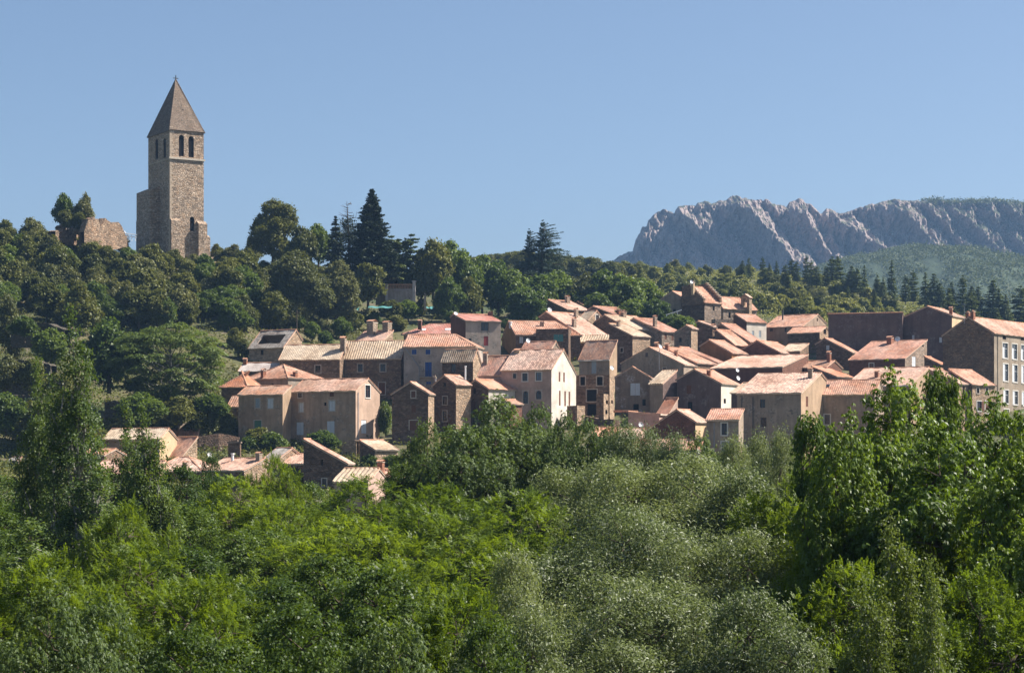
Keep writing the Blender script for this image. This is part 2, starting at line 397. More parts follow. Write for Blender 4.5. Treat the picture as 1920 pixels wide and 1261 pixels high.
def quads_mesh(name, groups, mats):
    """groups: list of quad arrays, one per material"""
    Q = np.concatenate(groups); n = len(Q)
    me = bpy.data.meshes.new(name); me.vertices.add(n*4)
    me.vertices.foreach_set('co', Q.reshape(-1).astype(np.float32))
    me.loops.add(n*4); me.loops.foreach_set('vertex_index', np.arange(n*4, dtype=np.int32))
    me.polygons.add(n); me.polygons.foreach_set('loop_start', np.arange(0, n*4, 4, dtype=np.int32))
    mi = np.concatenate([np.full(len(g), k, np.int32) for k, g in enumerate(groups)])
    me.polygons.foreach_set('material_index', mi)
    for m in mats: me.materials.append(m)
    me.update(calc_edges=True)
    return me
def rdir(rng, n): return unit(rng.normal(size=(n, 3)))

def clump_points(rng, lobes, ncl, up=0.25):
    """clump centres on the outer shell of a union of ellipsoid lobes; returns positions and outward directions"""
    C = np.array([l[0] for l in lobes], float); R = np.array([l[1] for l in lobes], float)
    w = (R[:, 0]*R[:, 2]); w = w/w.sum(); pos = []; out = []
    while sum(len(p) for p in pos) < ncl:
        k = rng.choice(len(lobes), size=ncl, p=w); d = rdir(rng, ncl); d[:, 2] += up; d = unit(d)
        p = C[k] + d*R[k]*rng.uniform(0.72, 1.02, (ncl, 1))
        q = ((p[:, None, :] - C[None])/R[None]); ins = ((q**2).sum(-1) < 0.5).sum(1) > 0
        pos.append(p[~ins]); out.append(d[~ins])
    return np.concatenate(pos)[:ncl], np.concatenate(out)[:ncl]

def leaves_at(rng, cp, co, nlf, sig, L, Wd, style='rand', upw=0.5):
    n = len(cp)*nlf; d = np.repeat(co, nlf, 0); c = np.repeat(cp, nlf, 0)
    sz = rng.uniform(0.7, 1.25, n)
    if style == 'rand':
        p = c + rng.normal(size=(n, 3))*np.array([sig, sig, sig*0.8])
        nn = unit(d*0.5 + np.array([0, 0, upw]) + rng.normal(size=(n, 3))*0.55); a = np.cross(nn, rdir(rng, n))
        return leaf_quads(p, a, nn, L*sz, Wd*sz)
    if style == 'spray':                         # feathered leaves: leaflets both sides of a drooping stalk
        k = 9; m = max(1, nlf//k); n = len(cp)*m; d = np.repeat(co, m, 0)
        o = np.repeat(cp, m, 0) + rng.normal(size=(n, 3))*sig
        ax = unit(d*0.7 + np.array([0, 0, 0.15]) + rng.normal(size=(n, 3))*0.6); side = unit(np.cross(ax, [0, 0, 1.0]) + rng.normal(size=(n, 3))*0.15)
        nr = np.cross(side, ax); out = []
        for j in range(k):
            s = 1 if j % 2 else -1; t = (j//2 + 0.5)*L*0.62
            pos = o + ax*t - np.array([0, 0, 1.0])*(t*t*0.5) + side*s*L*0.45
            if j == k-1: pos = o + ax*(t + L*0.4) - np.array([0, 0, 1.0])*(t*t*0.55); out.append(leaf_quads(pos, ax, nr, L, Wd))
            else: out.append(leaf_quads(pos, side*s + ax*0.5, nr + rng.normal(size=(n, 3))*0.2, L*rng.uniform(.8, 1.15, n), Wd))
        return np.concatenate(out)
    if style == 'star':                          # leaflets in a drooping rosette
        k = 6; m = max(1, nlf//k); n = len(cp)*m; d = np.repeat(co, m, 0)
        o = np.repeat(cp, m, 0) + rng.normal(size=(n, 3))*sig
        nr = unit(d*0.6 + np.array([0, 0, 0.55]) + rng.normal(size=(n, 3))*0.35); e1 = unit(np.cross(nr, rdir(rng, n))); e2 = np.cross(nr, e1); out = []
        for j in range(k):
            th = j*2*np.pi/k; ax = unit(e1*np.cos(th) + e2*np.sin(th) - np.array([0, 0, 0.35]) - nr*0.15)
            ll = L*rng.uniform(.75, 1.2, n)[:, None]
            out.append(leaf_quads(o + ax*ll*0.55, ax, nr + rng.normal(size=(n, 3))*0.25, ll, Wd))
        return np.concatenate(out)

def trunk_quads(rng, H, r, targets, zf=0.3, lean=0.03):
    k = 7; zz = np.linspace(0, 0.9*H, k); x = np.cumsum(rng.normal(size=k)*lean*H/k); y = np.cumsum(rng.normal(size=k)*lean*H/k)
    ax = np.stack([x, y, zz], 1); g = [ring_tube(ax, r*np.linspace(1.15, 0.18, k), 8)]
    for t in targets:
        z0 = min(max(zf*H, t[2] - 0.45*np.hypot(t[0], t[1]) - 0.1*H), 0.8*H)
        b = np.array([np.interp(z0, zz, x), np.interp(z0, zz, y), z0]); m = b*0.5 + t*0.5; m[2] -= 0.08*np.linalg.norm(t-b); m += rng.normal(size=3)*0.02*H
        r0 = r*0.5*(1-0.5*z0/H)
        g.append(ring_tube([b, m, t], [r0, r0*0.6, r0*0.22], 5))
    return np.concatenate(g)

def lobes_round(rng, H, Wd, z0, nl, rl=0.36):
    zc = (H+z0)/2; a = Wd/2; c = (H-z0)/2; L = []
    for i in range(nl):
        d = rdir(rng, 1)[0]; r = rl*rng.uniform(0.75, 1.2); s = rng.uniform(0.45, 1.0)*(1-r*0.9)
        L.append((np.array([d[0]*a*s, d[1]*a*s, zc + d[2]*c*s]), np.array([a*r*1.1, a*r*1.1, min(a, c)*r])))
    L.append((np.array([0, 0, zc]), np.array([a*.55, a*.55, c*.6])))
    L.append((np.array([rng.normal()*.1*a, rng.normal()*.1*a, H - c*.3]), np.array([a*.3, a*.3, c*.3])))
    return L
def lobes_plume(rng, H, Wd, z0, nl):
    """upright plumes of a poplar"""
    L = []
    for i in range(nl):
        ph = rng.uniform(0, 6.28); rr = Wd/2*rng.uniform(0.15, 0.72) if i else 0
        top = H*(1 - 0.5*(rr/(Wd/2))**1.2*rng.uniform(.5, 1.1)); ln = (H-z0)*rng.uniform(0.22, 0.4)
        for s in np.linspace(0, 1, 4):
            z = top - 0.16*H*s*2.2 - ln*0.2
            if z < z0: continue
            w = Wd*(0.07 + 0.13*s)*rng.uniform(.8, 1.2)
            L.append((np.array([rr*np.cos(ph)*(1-.15*s), rr*np.sin(ph)*(1-.15*s), z]), np.array([w, w, 0.09*H])))
    return L

PROTO = {}
def proto(key, rng_seed, H, Wd, crown, trunk, mats, split):
    if split: PROTO[key] = (H, Wd, quads_mesh(key + "_crown", [crown], [mats[0]]), quads_mesh(key + "_trunk", [trunk], [mats[1]]))
    else: PROTO[key] = (H, Wd, quads_mesh(key, [crown, trunk], mats), None)

M_BARK = mat_plain("grey_brown_bark", (0.10, 0.078, 0.058), 0.95, 0.1, 0.35, 4.0)
M_BARKP = mat_plain("pale_bark", (0.20, 0.19, 0.16), 0.9, 0.1, 0.35, 4.0)
LEAF = dict(
 poplar=mat_leaf("poplar_leaf", (0.042, 0.080, 0.022), (0.120, 0.172, 0.050), tw=0.36, rough=0.5, spec=0.25, pale=0.10, palec=(0.19, 0.24, 0.12)),
 locust=mat_leaf("locust_leaf", (0.042, 0.080, 0.008), (0.130, 0.188, 0.018), trans=(0.21, 0.29, 0.014), tw=0.40, rough=0.5, spec=0.25),
 alder=mat_leaf("alder_leaf", (0.028, 0.056, 0.012), (0.078, 0.124, 0.024), tw=0.33, rough=0.5, spec=0.22),
 ash=mat_leaf("ash_leaf", (0.046, 0.080, 0.025), (0.105, 0.152, 0.046), tw=0.34, rough=0.5, spec=0.22, pale=0.08, palec=(0.15, 0.20, 0.10)),
 willow=mat_leaf("silver_willow_leaf", (0.075, 0.108, 0.040), (0.180, 0.220, 0.085), trans=(0.20, 0.25, 0.07), tw=0.34, rough=0.5, spec=0.25, pale=0.20, palec=(0.35, 0.38, 0.26)),
 walnut=mat_leaf("walnut_leaf", (0.040, 0.078, 0.008), (0.112, 0.172, 0.018), trans=(0.20, 0.29, 0.018), tw=0.36, rough=0.46, spec=0.25, pale=0.06, palec=(0.20, 0.27, 0.12)),
 yellow=mat_leaf("aspen_leaf", (0.060, 0.090, 0.020), (0.140, 0.180, 0.038), trans=(0.20, 0.26, 0.03), tw=0.35, rough=0.5, spec=0.25, pale=0.15, palec=(0.26, 0.30, 0.16)),
 oak=mat_leaf("holm_oak_leaf", (0.052, 0.064, 0.016), (0.130, 0.140, 0.035), tw=0.22, rough=0.5, spec=0.15),
 olive=mat_leaf("grey_green_leaf", (0.072, 0.082, 0.032), (0.150, 0.158, 0.062), tw=0.22, rough=0.5, spec=0.15),
 far=mat_leaf("distant_scrub_leaf", (0.040, 0.056, 0.026), (0.085, 0.105, 0.048), tw=0.2, rough=0.6, spec=0.1),
 bright=mat_leaf("light_green_leaf", (0.0446, 0.0806, 0.0144), (0.1026, 0.1482, 0.0266), tw=0.32, rough=0.5, spec=0.25),
 layered=mat_leaf("feathery_green_leaf", (0.0418, 0.0756, 0.0158), (0.0997, 0.1377, 0.0285), tw=0.30, rough=0.5, spec=0.25),
 dark=mat_leaf("dark_needle", (0.0144, 0.0245, 0.0115), (0.0342, 0.0494, 0.0209), tw=0.10, rough=0.6, spec=0.2),
 cedar=mat_leaf("blue_green_needle", (0.0216, 0.0418, 0.0317), (0.0494, 0.0808, 0.0589), tw=0.12, rough=0.6, spec=0.2),
 pine=mat_leaf("pine_needle", (0.055, 0.080, 0.028), (0.130, 0.165, 0.055), tw=0.14, rough=0.6, spec=0.2),
 scrub=mat_leaf("garrigue_leaf", (0.105, 0.120, 0.034), (0.210, 0.220, 0.066), tw=0.24, rough=0.55, spec=0.15))

def make_near(key, seed, H, Wd, z0, leafmat, style, L, Wl, ncl, nlf, sig, nl=16, plume=False, up=0.25, bark=None, rl=0.34):
    rng = np.random.default_rng(seed)
    lob = lobes_plume(rng, H, Wd, z0, nl) if plume else lobes_round(rng, H, Wd, z0, nl, rl)
    cp, co = clump_points(rng, lob, ncl, up)
    q = leaves_at(rng, cp, co, nlf, sig, L, Wl, style)
    # thin inner foliage and twigs running out to some clumps
    tq = trunk_quads(rng, H, 0.018*H, [l[0] for l in lob], 0.25)
    tw = []
    C = np.array([l[0] for l in lob])
    for i in rng.choice(len(cp), size=min(len(cp), 160), replace=False):
        j = np.argmin(((C-cp[i])**2).sum(1)); tw.append(ring_tube([C[j], (C[j]+cp[i])/2 + rng.normal(size=3)*.1, cp[i]], [0.03, 0.02, 0.008], 4))
    proto(key, seed, H, Wd, q, np.concatenate([tq] + tw), [LEAF[leafmat], bark or M_BARK], True)

make_near("poplar_a", 1, 18, 4.8, 5.0, 'poplar', 'rand', 0.125, 0.095, 780, 40, 0.17, 18, True, 0.1, M_BARKP)
make_near("poplar_b", 2, 16, 4.2, 5.5, 'poplar', 'rand', 0.125, 0.095, 700, 40, 0.17, 14, True, 0.1, M_BARKP)
make_near("locust_a", 3, 16, 11.0, 6.0, 'locust', 'spray', 0.135, 0.066, 1150, 72, 0.17, 46, False, 0.35, None, 0.22)
make_near("locust_b", 4, 15, 10.4, 5.5, 'locust', 'spray', 0.135, 0.066, 1050, 72, 0.17, 40, False, 0.35, None, 0.22)
make_near("alder_a", 5, 16, 10.4, 6.0, 'alder', 'rand', 0.14, 0.10, 1350, 50, 0.18, 44, False, 0.25, None, 0.22)
make_near("alder_b", 6, 15, 10.0, 5.5, 'alder', 'rand', 0.14, 0.10, 1250, 50, 0.18, 38, False, 0.25, None, 0.22)
make_near("ash_a", 7, 16, 11.0, 6.0, 'ash', 'star', 0.165, 0.06, 1150, 66, 0.20, 44, False, 0.3, None, 0.22)
make_near("ash_b", 8, 15, 10.0, 5.5, 'ash', 'star', 0.165, 0.06, 1000, 66, 0.20, 36, False, 0.3, None, 0.23)
make_near("willow_a", 9, 16, 11.6, 5.5, 'willow', 'rand', 0.165, 0.055, 1750, 60, 0.27, 44, False, 0.25, None, 0.25)
make_near("willow_b", 10, 14, 10.0, 5.0, 'willow', 'rand', 0.165, 0.055, 1400, 60, 0.27, 36, False, 0.25, None, 0.25)
make_near("walnut_a", 11, 16, 8.8, 7.0, 'walnut', 'star', 0.165, 0.075, 780, 66, 0.20, 42, False, 0.35, None, 0.23)
make_near("walnut_b", 12, 15, 8.0, 6.0, 'walnut', 'star', 0.165, 0.075, 700, 66, 0.20, 36, False, 0.35, None, 0.23)
make_near("aspen_a", 13, 13, 4.8, 5.0, 'yellow', 'rand', 0.105, 0.07, 950, 52, 0.18, 14, True, 0.15, M_BARKP)

def make_hill(key, seed, H, Wd, z0, leafmat, L, Wl, ncl, nlf, sig, nl=9, rl=0.36, up=0.3):
    rng = np.random.default_rng(seed); lob = lobes_round(rng, H, Wd, z0, nl, rl)
    cp, co = clump_points(rng, lob, ncl, up); q = leaves_at(rng, cp, co, nlf, sig, L, Wl)
    proto(key, seed, H, Wd, q, trunk_quads(rng, H, 0.03*H, [l[0] for l in lob[:6]], 0.15), [LEAF[leafmat], M_BARK], False)
for i in range(3): make_hill("oak_%d" % i, 40+i, 6.0, 6.2, 0.3, 'oak', 0.40, 0.27, 330, 24, 0.25, 11 + i)
for i in range(2): make_hill("olive_%d" % i, 50+i, 5.0, 5.2, 0.3, 'olive', 0.34, 0.22, 300, 24, 0.24, 9 + i)
for i in range(2): make_hill("bright_%d" % i, 60+i, 6.5, 6.0, 0.4, 'bright', 0.40, 0.28, 300, 26, 0.28, 10 + i)
for i in range(3): make_hill("scrub_%d" % i, 70+i, 4.2, 6.0, -0.4, 'scrub', 0.55, 0.38, 190, 22, 0.33, 9 + i)
make_hill("bigolive", 81, 13, 13, 0.5, 'olive', 0.42, 0.28, 1200, 26, 0.30, 30, 0.24)
make_hill("bigoak", 80, 13, 12, 1.0, 'oak', 0.42, 0.28, 1100, 26, 0.30, 26, 0.24)

def make_conifer(key, seed, H, Wd, leafmat, nwh, nbr, L, Wl, droop=0.25, power=1.0, wind=0.0, gap=0.0, z0=0.06, mats=None, split=False):
    """whorls of drooping boughs, each bough a spray of needle tufts"""
    rng = np.random.default_rng(seed); q = []; tr = [ring_tube([[0, 0, 0], [0, 0, H*.5], [wind*H*.05, 0, H*.985]], [0.02*H, 0.012*H, 0.003*H], 6)]
    for i in range(nwh):
        f = (i + rng.uniform(0, .8))/nwh; z = H*(z0 + (1-z0)*f)
        R = Wd/2*max(0.03, (1-f)**power)*rng.uniform(0.75, 1.15)
        for b in range(max(3, int(nbr*(0.45 + 0.55*(1-f))))):
            if rng.uniform() < gap: continue
            ph = rng.uniform(0, 6.28); r = R*rng.uniform(0.65, 1.12)
            dx, dy = np.cos(ph) + wind*f, np.sin(ph); m = max(4, int(r/(L*0.30)))
            t = rng.uniform(0.15, 1.0, m*3)
            zz = z + r*0.18*np.sin(t*2.2)*(1 if droop < .5 else .3) - droop*r*t*t + wind*f*r*t*0.6
            pos = np.stack([dx*r*t, dy*r*t, zz], 1) + rng.normal(size=(m*3, 3))*np.array([1, 1, .45])*(0.12*L + 0.07*r*(1-t*0.5)[:, None])
            ax = np.stack([np.full(m*3, dx), np.full(m*3, dy), -droop*1.3*t + .15], 1) + rng.normal(size=(m*3, 3))*.45
            nr = np.array([dx*.35, dy*.35, 1.0]) + rng.normal(size=(m*3, 3))*.45
            q.append(leaf_quads(pos, ax, nr, L*rng.uniform(.7, 1.3, m*3), Wl))
            if r > 0.8: tr.append(ring_tube([[0, 0, z], [dx*r*.9, dy*r*.9, z + (0.1-droop*.8)*r*.8]], [0.004*H, 0.001*H], 4))
    proto(key, seed, H, Wd, np.concatenate(q), np.concatenate(tr), [LEAF[leafmat], M_BARK], split)
make_conifer("cypress", 21, 17, 9.5, 'dark', 80, 22, 0.42, 0.26, -0.15, 0.72)
make_conifer("spruce_0", 22, 12, 5.6, 'dark', 36, 13, 0.42, 0.22, 0.25, 0.8, 0, 0.05)
make_conifer("spruce_1", 23, 12, 7.0, 'pine', 30, 14, 0.46, 0.24, 0.10, 0.6, 0, 0.05)
make_conifer("cedar_tree", 24, 14, 12.5, 'cedar', 30, 10, 0.46, 0.18, 0.10, 0.70, 1.0, 0.16)
make_conifer("fir_0", 25, 13, 6.4, 'pine', 22, 12, 0.6, 0.34, 0.12, 0.65, 0, 0.05)
make_conifer("fir_1", 26, 13, 5.2, 'pine', 24, 12, 0.6, 0.32, 0.22, 0.85, 0, 0.05)
make_conifer("fir_2", 27, 11, 7.0, 'pine', 18, 11, 0.6, 0.36, 0.0, 0.45, 0, 0.1)

def make_layered(key, seed, H, Wd):
    """wide tree whose foliage lies in flat overlapping sprays"""
    rng = np.random.default_rng(seed); q = []; ends = []
    for i in range(230):
        d = rdir(rng, 1)[0]; d[2] = d[2]*0.85 + 0.12; s = rng.uniform(0.7, 1.0)
        c = np.array([d[0]*Wd*.46*s, d[1]*Wd*.40*s, H*.47 + d[2]*H*.48*s]); ends.append(c)
        R = Wd*rng.uniform(0.06, 0.10); m = 150
        r = R*np.sqrt(rng.uniform(0, 1, m)); ph = rng.uniform(0, 6.28, m)
        pos = c + np.stack([r*np.cos(ph), r*np.sin(ph), -0.35*r*r/R + rng.normal(size=m)*.10], 1)
        ax = np.stack([np.cos(ph), np.sin(ph), -0.5*r/R], 1) + rng.normal(size=(m, 3))*.35
        q.append(leaf_quads(pos, ax, np.array([d[0]*.3, d[1]*.3, 1.0]) + rng.normal(size=(m, 3))*.25, 0.46*rng.uniform(.7, 1.2, m), 0.19))
    proto(key, seed, H, Wd, np.concatenate(q), trunk_quads(rng, H, 0.3, ends[:50], 0.12), [LEAF['layered'], M_BARKP], True)
make_layered("layered", 31, 15, 19)

def make_bare(key, seed, H):
    """dying conifer: bare twisted top, a few tufts low down"""
    rng = np.random.default_rng(seed); tr = [ring_tube([[0, 0, 0], [.1, 0, H*.5], [.5, 0, H]], [.28, .18, .03], 6)]; q = []
    for i in range(46):
        z = H*rng.uniform(.2, .98); ph = rng.uniform(0, 6.28); r = (1.15-z/H)*4.2*rng.uniform(.5, 1.1)
        e = np.array([np.cos(ph)*r + .6, np.sin(ph)*r, z + r*rng.uniform(.1, .7)]); m = np.array([np.cos(ph)*r*.6, np.sin(ph)*r*.6, z + r*.05])
        tr.append(ring_tube([[.2, 0, z], m, e], [.06, .045, .015], 4))
        if z < H*.78:
            pos = m + rng.normal(size=(90, 3))*np.array([.55, .55, .4]); q.append(leaf_quads(pos, rdir(rng, 90), np.array([0, 0, .8]) + rng.normal(size=(90, 3))*.5, 0.36, 0.17))
    proto(key, seed, H, 6.0, np.concatenate(q), np.concatenate(tr), [LEAF['dark'], M_BARK], False)
make_bare("bare_conifer", 33, 13)

RND = random.Random(7)
def plant(key, name, X, Y, zb, H, Wd, label, cat='tree', group=None, rz=None):
    h, w, crown, trunk = PROTO[key]
    sz, sx = H/h, Wd/w; rz = RND.uniform(0, 6.283) if rz is None else rz
    if trunk is None:
        o = bpy.data.objects.new(name, crown); COL.objects.link(o)
        o.location = (X, Y, zb); o.rotation_euler = (0, 0, rz); o.scale = (sx, sx, sz)
        return tag(o, label, cat, group)
    r = empty(name, (X, Y, zb), rz); r.scale = (sx, sx, sz); tag(r, label, cat, group)
    for nm, me in (("crown", crown), ("trunk", trunk)):
        o = bpy.data.objects.new(nm, me); COL.objects.link(o); o.parent = r
    return r
# ------------------------------------------------------------------ building kit
WALLS = dict(
 facade=mat_stucco("grey_tan_render", (0.345, 0.275, 0.205), 0.45),
 stone=mat_stone("brown_rubble_stone", (0.248, 0.168, 0.114)),
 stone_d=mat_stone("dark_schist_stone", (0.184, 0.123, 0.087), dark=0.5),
 stone_g=mat_stone("grey_rubble_stone", (0.304, 0.234, 0.179)),
 stone_l=mat_stone("pale_rubble_stone", (0.405, 0.291, 0.198), dark=0.4),  # pale stone; on darker houses' sunward sides, sunlight put into the colour
 tower=mat_stone("tower_masonry", (0.45, 0.345, 0.255), mortar=(0.27, 0.195, 0.13), dark=0.55, size=1.05, stain=0.35, bumpd=0.15),
 brick=mat_stone("red_brown_brick", (0.221, 0.111, 0.076), dark=0.35, size=0.6),
 beige=mat_stucco("beige_render", (0.470, 0.322, 0.220), 0.6, patch=(0.30, 0.235, 0.18)),
 tan=mat_stucco("tan_render", (0.432, 0.299, 0.194), 0.5),
 grey=mat_stucco("grey_render", (0.382, 0.289, 0.216), 0.6, patch=(0.27, 0.22, 0.175)),
 greyl=mat_stucco("light_grey_render", (0.444, 0.353, 0.288), 0.35, patch=(0.27, 0.235, 0.2)),
 pinkl=mat_stucco("sunlit_beige_render", (0.534, 0.371, 0.273), 0.3),  # brighter copy of the beige render, sunlight put into its colour
 pink=mat_stucco("pinkish_render", (0.510, 0.352, 0.274), 0.25),
 white=mat_stucco("white_limewash", (0.66, 0.58, 0.485), 0.12),
 cream=mat_stucco("cream_render", (0.644, 0.460, 0.280), 0.15),
 ochre=mat_stucco("ochre_render", (0.331, 0.162, 0.074), 0.4),
 yellow=mat_stucco("yellow_stone_render", (0.331, 0.202, 0.088), 0.4),
 purple=mat_stucco("dark_mauve_render", (0.179, 0.116, 0.097), 0.55, patch=(0.185, 0.135, 0.12)),
 maroon=mat_stucco("dark_red_render", (0.184, 0.085, 0.063), 0.4),
 derelict=mat_stucco("crumbling_plaster", (0.298, 0.217, 0.159), 0.6, patch=(0.36, 0.31, 0.27)),
 wood=mat_stucco("weathered_boards", (0.385, 0.275, 0.198), 0.7))
ROOFS = dict(
 orange=mat_roof("orange_tile", (0.456, 0.174, 0.089), (0.558, 0.259, 0.150), 0.3),
 orange2=mat_roof("new_orange_tile", (0.555, 0.178, 0.076), (0.627, 0.243, 0.115), 0.12, 0.5),
 pink=mat_roof("pink_tile", (0.466, 0.232, 0.150), (0.591, 0.336, 0.232), 0.3),
 cream=mat_roof("straw_tile", (0.455, 0.325, 0.200), (0.575, 0.440, 0.295), 0.25, 0.8),
 mixed=mat_roof("mixed_pale_tile", (0.448, 0.235, 0.165), (0.627, 0.378, 0.275), 0.4, 1.2),
 red=mat_roof("red_tile", (0.358, 0.082, 0.051), (0.431, 0.128, 0.083), 0.12, 0.6),
 brown=mat_roof("brown_tile", (0.323, 0.125, 0.061), (0.448, 0.200, 0.102), 0.55),
 redbr=mat_roof("red_brown_tile", (0.391, 0.132, 0.069), (0.493, 0.204, 0.117), 0.4),
 slate=mat_roof("grey_slate", (0.202, 0.181, 0.156), (0.344, 0.311, 0.271), 0.5, 1.2),
 slatel=mat_roof("pale_grey_sheet", (0.430, 0.386, 0.361), (0.516, 0.470, 0.443), 0.2, 0.5),
 spire=mat_stone("stone_shingle", (0.215, 0.165, 0.125), mortar=(0.09, 0.068, 0.05), dark=0.4, size=0.62, stain=0.45, bumpd=0.06))
M_MORTAR = mat_plain("lime_mortar", (0.55, 0.44, 0.35), 0.95, 0.1, 0.3)
M_RIDGE = mat_plain("ridge_tile", (0.46, 0.25, 0.16), 0.9, 0.1, 0.35)
M_SURR = mat_plain("window_surround", (0.46, 0.385, 0.315), 0.9, 0.15, 0.2)
M_SURRW = mat_plain("white_window_surround", (0.60, 0.56, 0.50), 0.85, 0.2, 0.08)
M_GLASS = mat_plain("window_glass", (0.020, 0.022, 0.028), 0.12, 0.6, 0.4, 0.7)
M_GLASSB = mat_plain("bluish_window_glass", (0.10, 0.14, 0.19), 0.10, 0.7, 0.3, 0.7)
M_DARK = mat_plain("painted_interior_dark", (0.018, 0.014, 0.012), 0.95, 0.05, 0.3)
M_FRAMEB = mat_plain("brown_window_frame", (0.10, 0.055, 0.035), 0.6, 0.3)
M_FRAMEW = mat_plain("white_window_frame", (0.78, 0.77, 0.75), 0.5, 0.3, 0.05)
SHUT = dict(w=mat_plain("white_paint", (0.56, 0.58, 0.60), 0.6, 0.3, 0.08), b=mat_plain("blue_paint", (0.035, 0.085, 0.27), 0.55, 0.3, 0.15),
 r=mat_plain("dark_red_paint", (0.30, 0.05, 0.045), 0.55, 0.3, 0.15), t=mat_plain("teal_paint", (0.07, 0.21, 0.20), 0.6, 0.3, 0.15),
 n=mat_plain("brown_paint", (0.14, 0.055, 0.03), 0.6, 0.3, 0.2), g=mat_plain("green_paint", (0.09, 0.19, 0.13), 0.6, 0.3, 0.15), c=mat_plain("grey_blue_paint", (0.30, 0.34, 0.37), 0.6, 0.3, 0.15),
 h=mat_plain("slat_green_paint", (0.13, 0.14, 0.10), 0.6, 0.3, 0.2))
M_PIPE = mat_plain("zinc_pipe", (0.30, 0.31, 0.33), 0.45, 0.5, 0.1)
M_PIPED = mat_plain("dark_iron", (0.06, 0.065, 0.06), 0.5, 0.4, 0.2)
M_DISH = mat_plain("white_dish", (0.74, 0.74, 0.74), 0.45, 0.4, 0.04)
M_BRICKC = mat_stone("chimney_brick", (0.34, 0.16, 0.10), dark=0.3, size=0.45, stain=0.3)
M_STONEC = mat_stone("chimney_stone", (0.36, 0.28, 0.21), dark=0.35, size=0.6)
M_GUTTER = mat_plain("pale_gutter", (0.58, 0.54, 0.49), 0.6, 0.3, 0.1)

def clip_half(poly, axis, val, keep_less):
    out = []; n = len(poly)
    for i in range(n):
        a, b = poly[i], poly[(i+1) % n]
        ia = (a[axis] <= val) if keep_less else (a[axis] >= val); ib = (b[axis] <= val) if keep_less else (b[axis] >= val)
        if ia: out.append(a)
        if ia != ib:
            t = (val-a[axis])/(b[axis]-a[axis]); q = [a[0]+(b[0]-a[0])*t, a[1]+(b[1]-a[1])*t]; q[axis] = val; out.append(tuple(q))
    return out if len(out) > 2 else None
def cut_rect(polys, r):
    t0, t1, z0, z1 = r; out = []
    for p in polys:
        for ax, v, less in ((0, t0, True), (0, t1, False)):
            q = clip_half(p, ax, v, less)
            if q: out.append(q)
        m = clip_half(p, 0, t0, False); m = clip_half(m, 0, t1, True) if m else None
        if not m: continue
        for v, less in ((z0, True), (z1, False)):
            q = clip_half(m, 1, v, less)
            if q: out.append(q)
    return out

def roof_strip(mb, O, e, g, nrm, t0, t1, top, amp, w, mat, thick=0.16, hole=None):
    """one tiled slope: corrugated skin over a slab; top(t) = slope length at t"""
    n = max(4, int(round((t1-t0)/(w/4)))); ts = [t0 + (t1-t0)*i/n for i in range(n+1)]
    R = 4; sag = [[(0.035 + 0.03*((i*7+j*13+int(O.x*10)) % 5)/5)*math.sin(i*0.21 + j*1.3 + O.x) for j in range(R+1)] for i in range(n+1)]
    up, lo = [], []
    for i, t in enumerate(ts):
        L = max(0.02, top(t)); a = amp*(abs(math.sin(math.pi*t/w))**0.7)
        up.append([O + e*t + g*(L*j/R) + nrm*(a + 0.02 + sag[i][j]) for j in range(R+1)])
        lo.append([O + e*t + g*(L*j/R) - nrm*thick for j in range(R+1)])
    for i in range(n):
        for j in range(R):
            if hole and hole[0] <= (ts[i]-t0)/(t1-t0) <= hole[1] and hole[2] <= j <= hole[3]: continue
            mb.poly([lo[i][j+1], lo[i+1][j+1], lo[i+1][j], lo[i][j]], 1)
            mb.poly([up[i][j], up[i+1][j], up[i+1][j+1], up[i][j+1]], mat,
                    [(ts[i], top(ts[i])*j/R), (ts[i+1], top(ts[i+1])*j/R), (ts[i+1], top(ts[i+1])*(j+1)/R), (ts[i], top(ts[i])*(j+1)/R)])
        mb.poly([lo[i][0], lo[i+1][0], up[i+1][0], up[i][0]], 1)
    for i in (0, n):
        for j in range(R):
            a = lo[i][j]; b = lo[i][j+1]
            mb.poly([a, b, up[i][j+1], up[i][j]], 1)

